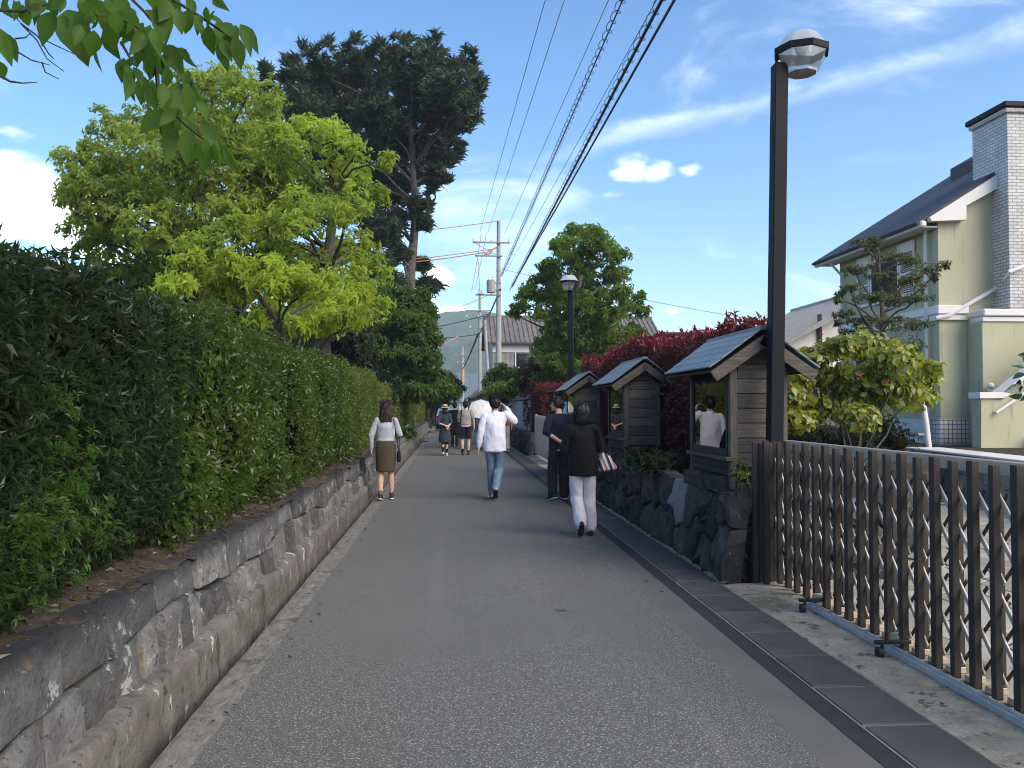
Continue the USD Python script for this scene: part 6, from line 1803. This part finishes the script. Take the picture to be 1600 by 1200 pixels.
person('man in a grey short sleeved knit top and dark shorts walking beside the hat', (.47, 27.4, .0), 1.76, J, o6, seed=13)
bag = thing('shoulder_bag', 'large black shoulder bag at the left side of the man in grey', 'bag', (.47 - .25, 27.36, 0))
obj('bag', soft(m3.Manifold.batch_hull([ball((0, 0, 1.05), (.10, .07, .04)), ball((-.03, 0, .70), (.15, .085, .05))]), .02, 3, .006, 9, 1), BLK, bag, smooth=50)
obj('strap', tube([(.06, -.05, 1.03), (.10, -.13, 1.25), (.12, -.06, 1.47), (.12, .08, 1.40), (.06, .08, 1.05)], .022, 6), BLK, bag, smooth=60)

# -- dark dressed person between the two, farther on
def o7(Jn, hp, g):
    return [('hair', soft(hair_short(hp), .02, 3), HAIRB, 0), ('jacket', top_shape(Jn, g, hem=.86, waist=.18, hemr=.185), BLK, .005), ('trousers', trousers(g), CHAR, .004)] + shoes(g, .2, 0, SHOEK, SOLEB)


person('dark haired person in black walking ahead between the hat and the grey top', (.14, 33.0, 0), 1.74, dict(kneeL=(-.09, .08, .5), ankL=(-.09, .12, .09), ankR=(.09, -.12, .11)), o7, seed=15)

# -- parasol carrier and a companion in brown, mostly hidden by the man in white
def o8(Jn, hp, g):
    return [('hair', soft(hair_short(hp, r=1.05), .02, 3), HAIRB, 0), ('top', top_shape(Jn, g, hem=.98, waist=.165, hemr=.165, fm=.95, sleeve=.5), BLK, .005), ('skirt', skirt(g, 1.02, .66, .15, .20, .12, .15), cloth('tan_skirt', (.24, .14, .08)), .005)] + shoes(g, .2, 0, SHOEK, SOLEB, .038)


person('woman in black and a tan skirt walking under the white parasol', (1.22, 31.0, 0), 1.58, dict(elR=(.24, .10, 1.15), wrR=(.12, .22, 1.18), ankR=(.09, -.12, .11), kneeL=(-.09, .06, .5)), o8, female=True, seed=17, handR=dict(d=(-.3, .3, .6), n=(-1, 0, 0), side=(0, .5, .6), curl=1.3))
para = thing('parasol', 'white parasol held tilted back, left of the man in the white shirt', 'parasol', (1.16, 30.8, 0))
pv_, pf_ = lathe([(.0, .0), (.15, -.018), (.34, -.075), (.50, -.165), (.505, -.17), (.495, -.168), (.33, -.085), (.0, -.02)], 8)
tl = trimesh.transformations.euler_matrix(math.radians(48), 0, math.radians(8))[:3, :3]
obj('canopy', (pv_ @ tl.T + [0.0, -.18, 1.60], pf_), nmat('parasol_cloth', [(.58, .56, .55), (.66, .64, .63)], scale=3, rough=.8), para)
ax_ = tl @ np.array([0, 0, 1.])
obj('shaft', tube([np.array([0, -.18, 1.60]) + ax_ * .08, np.array([0, -.18, 1.60]) - ax_ * .62], .008, 6), SHOEK, para)
obj('rib', cat_([tube([np.array([0, -.18, 1.60]) - ax_ * .02, (pv_ @ tl.T + [0, -.18, 1.60])[3 * 8 + k]], .004, 4) for k in range(8)]), SHOEK, para, kind='stuff')


def o9(Jn, hp, g):
    return [('hair', soft(hair_short(hp), .02, 3), HAIRB, 0), ('shirt', top_shape(Jn, g, hem=.88, waist=.185, hemr=.185, sleeve=.8, armscale=1.1), cloth('rust_brown_shirt', (.20, .07, .025)), .006), ('trousers', trousers(g, knee=.078, cuff=.07), cloth('beige_trousers', (.42, .36, .27)), .005)] + shoes(g, .25, 0, SHOEK, SOLEW)


person('person in a rust brown shirt and beige trousers hidden behind the man in white', (1.88, 29.2, 0), 1.70, dict(kneeL=(-.10, .05, .5), ankL=(-.10, .08, .09), ankR=(.10, -.14, .12)), o9, seed=19)

# -- silver car parked far down the lane, only its roof and rear showing
carp = thing('parked_car', 'silver car far down the lane behind the walkers', 'car', (-.30, 62, 0))
SILVER = flat('silver_paint', (.42, .45, .48), rough=.25, metallic=.5)
CARGL = flat('car_glass', (.02, .03, .035), rough=.05, spec=.8)
prof = [(0, .32), (0, .95), (.25, 1.38), (.5, 1.48), (2.0, 1.50), (2.9, 1.02), (3.9, .85), (3.98, .32)]
m = trimesh.creation.extrude_polygon(SP(prof), 1.62, engine='earcut')
v = np.array(m.vertices)
w_ = np.where(v[:, 1] > 1.0, .82, 1.0)
obj('body', (np.stack([(v[:, 2] - .81) * w_, v[:, 0], v[:, 1]], 1), np.array(m.faces)[:, ::-1]), SILVER, carp)
obj('rear_window', (np.array([[-.62, .01, 1.0], [.62, .01, 1.0], [.54, .20, 1.36], [-.54, .20, 1.36]]) + [0, -.012, 0], np.array([[0, 1, 2], [0, 2, 3]])), CARGL, carp)
for sx in (-1, 1):
    obj('tail_light', box(sx * .70 - .09, sx * .70 + .09, -.03, .02, .80, .95, .01), FLOWER, carp)
    for yy in (.75, 3.2):
        obj('wheel', tube([(sx * .80, yy, .31), (sx * .62, yy, .31)], .31, 18), BLACK, carp, smooth=40)
obj('number_plate', box(-.17, .17, -.03, .0, .55, .72, .004), PAPER, carp)
tag(obj('post_marker', box(-1.32, -1.14, 57.9, 58.0, 0, 1.15, .02), PLASTER), 'small white marker post at the left edge far down the lane', 'post')

# ------------------------------------------------------------------ haze
hz = box(-1500, 1500, -500, 2100, -1.4, 130, .5)
HZ = usdkit.material(stage, '/World/Looks/haze', {"v": ("principled_volume", {"color": (.78, .86, .96), "density": HAZE, "anisotropy": .2})}, [], volume="v.volume")
if HAZE:
    tag(obj('haze', hz, HZ, kind='stuff'), 'pale blue air over the distant hills', 'haze')
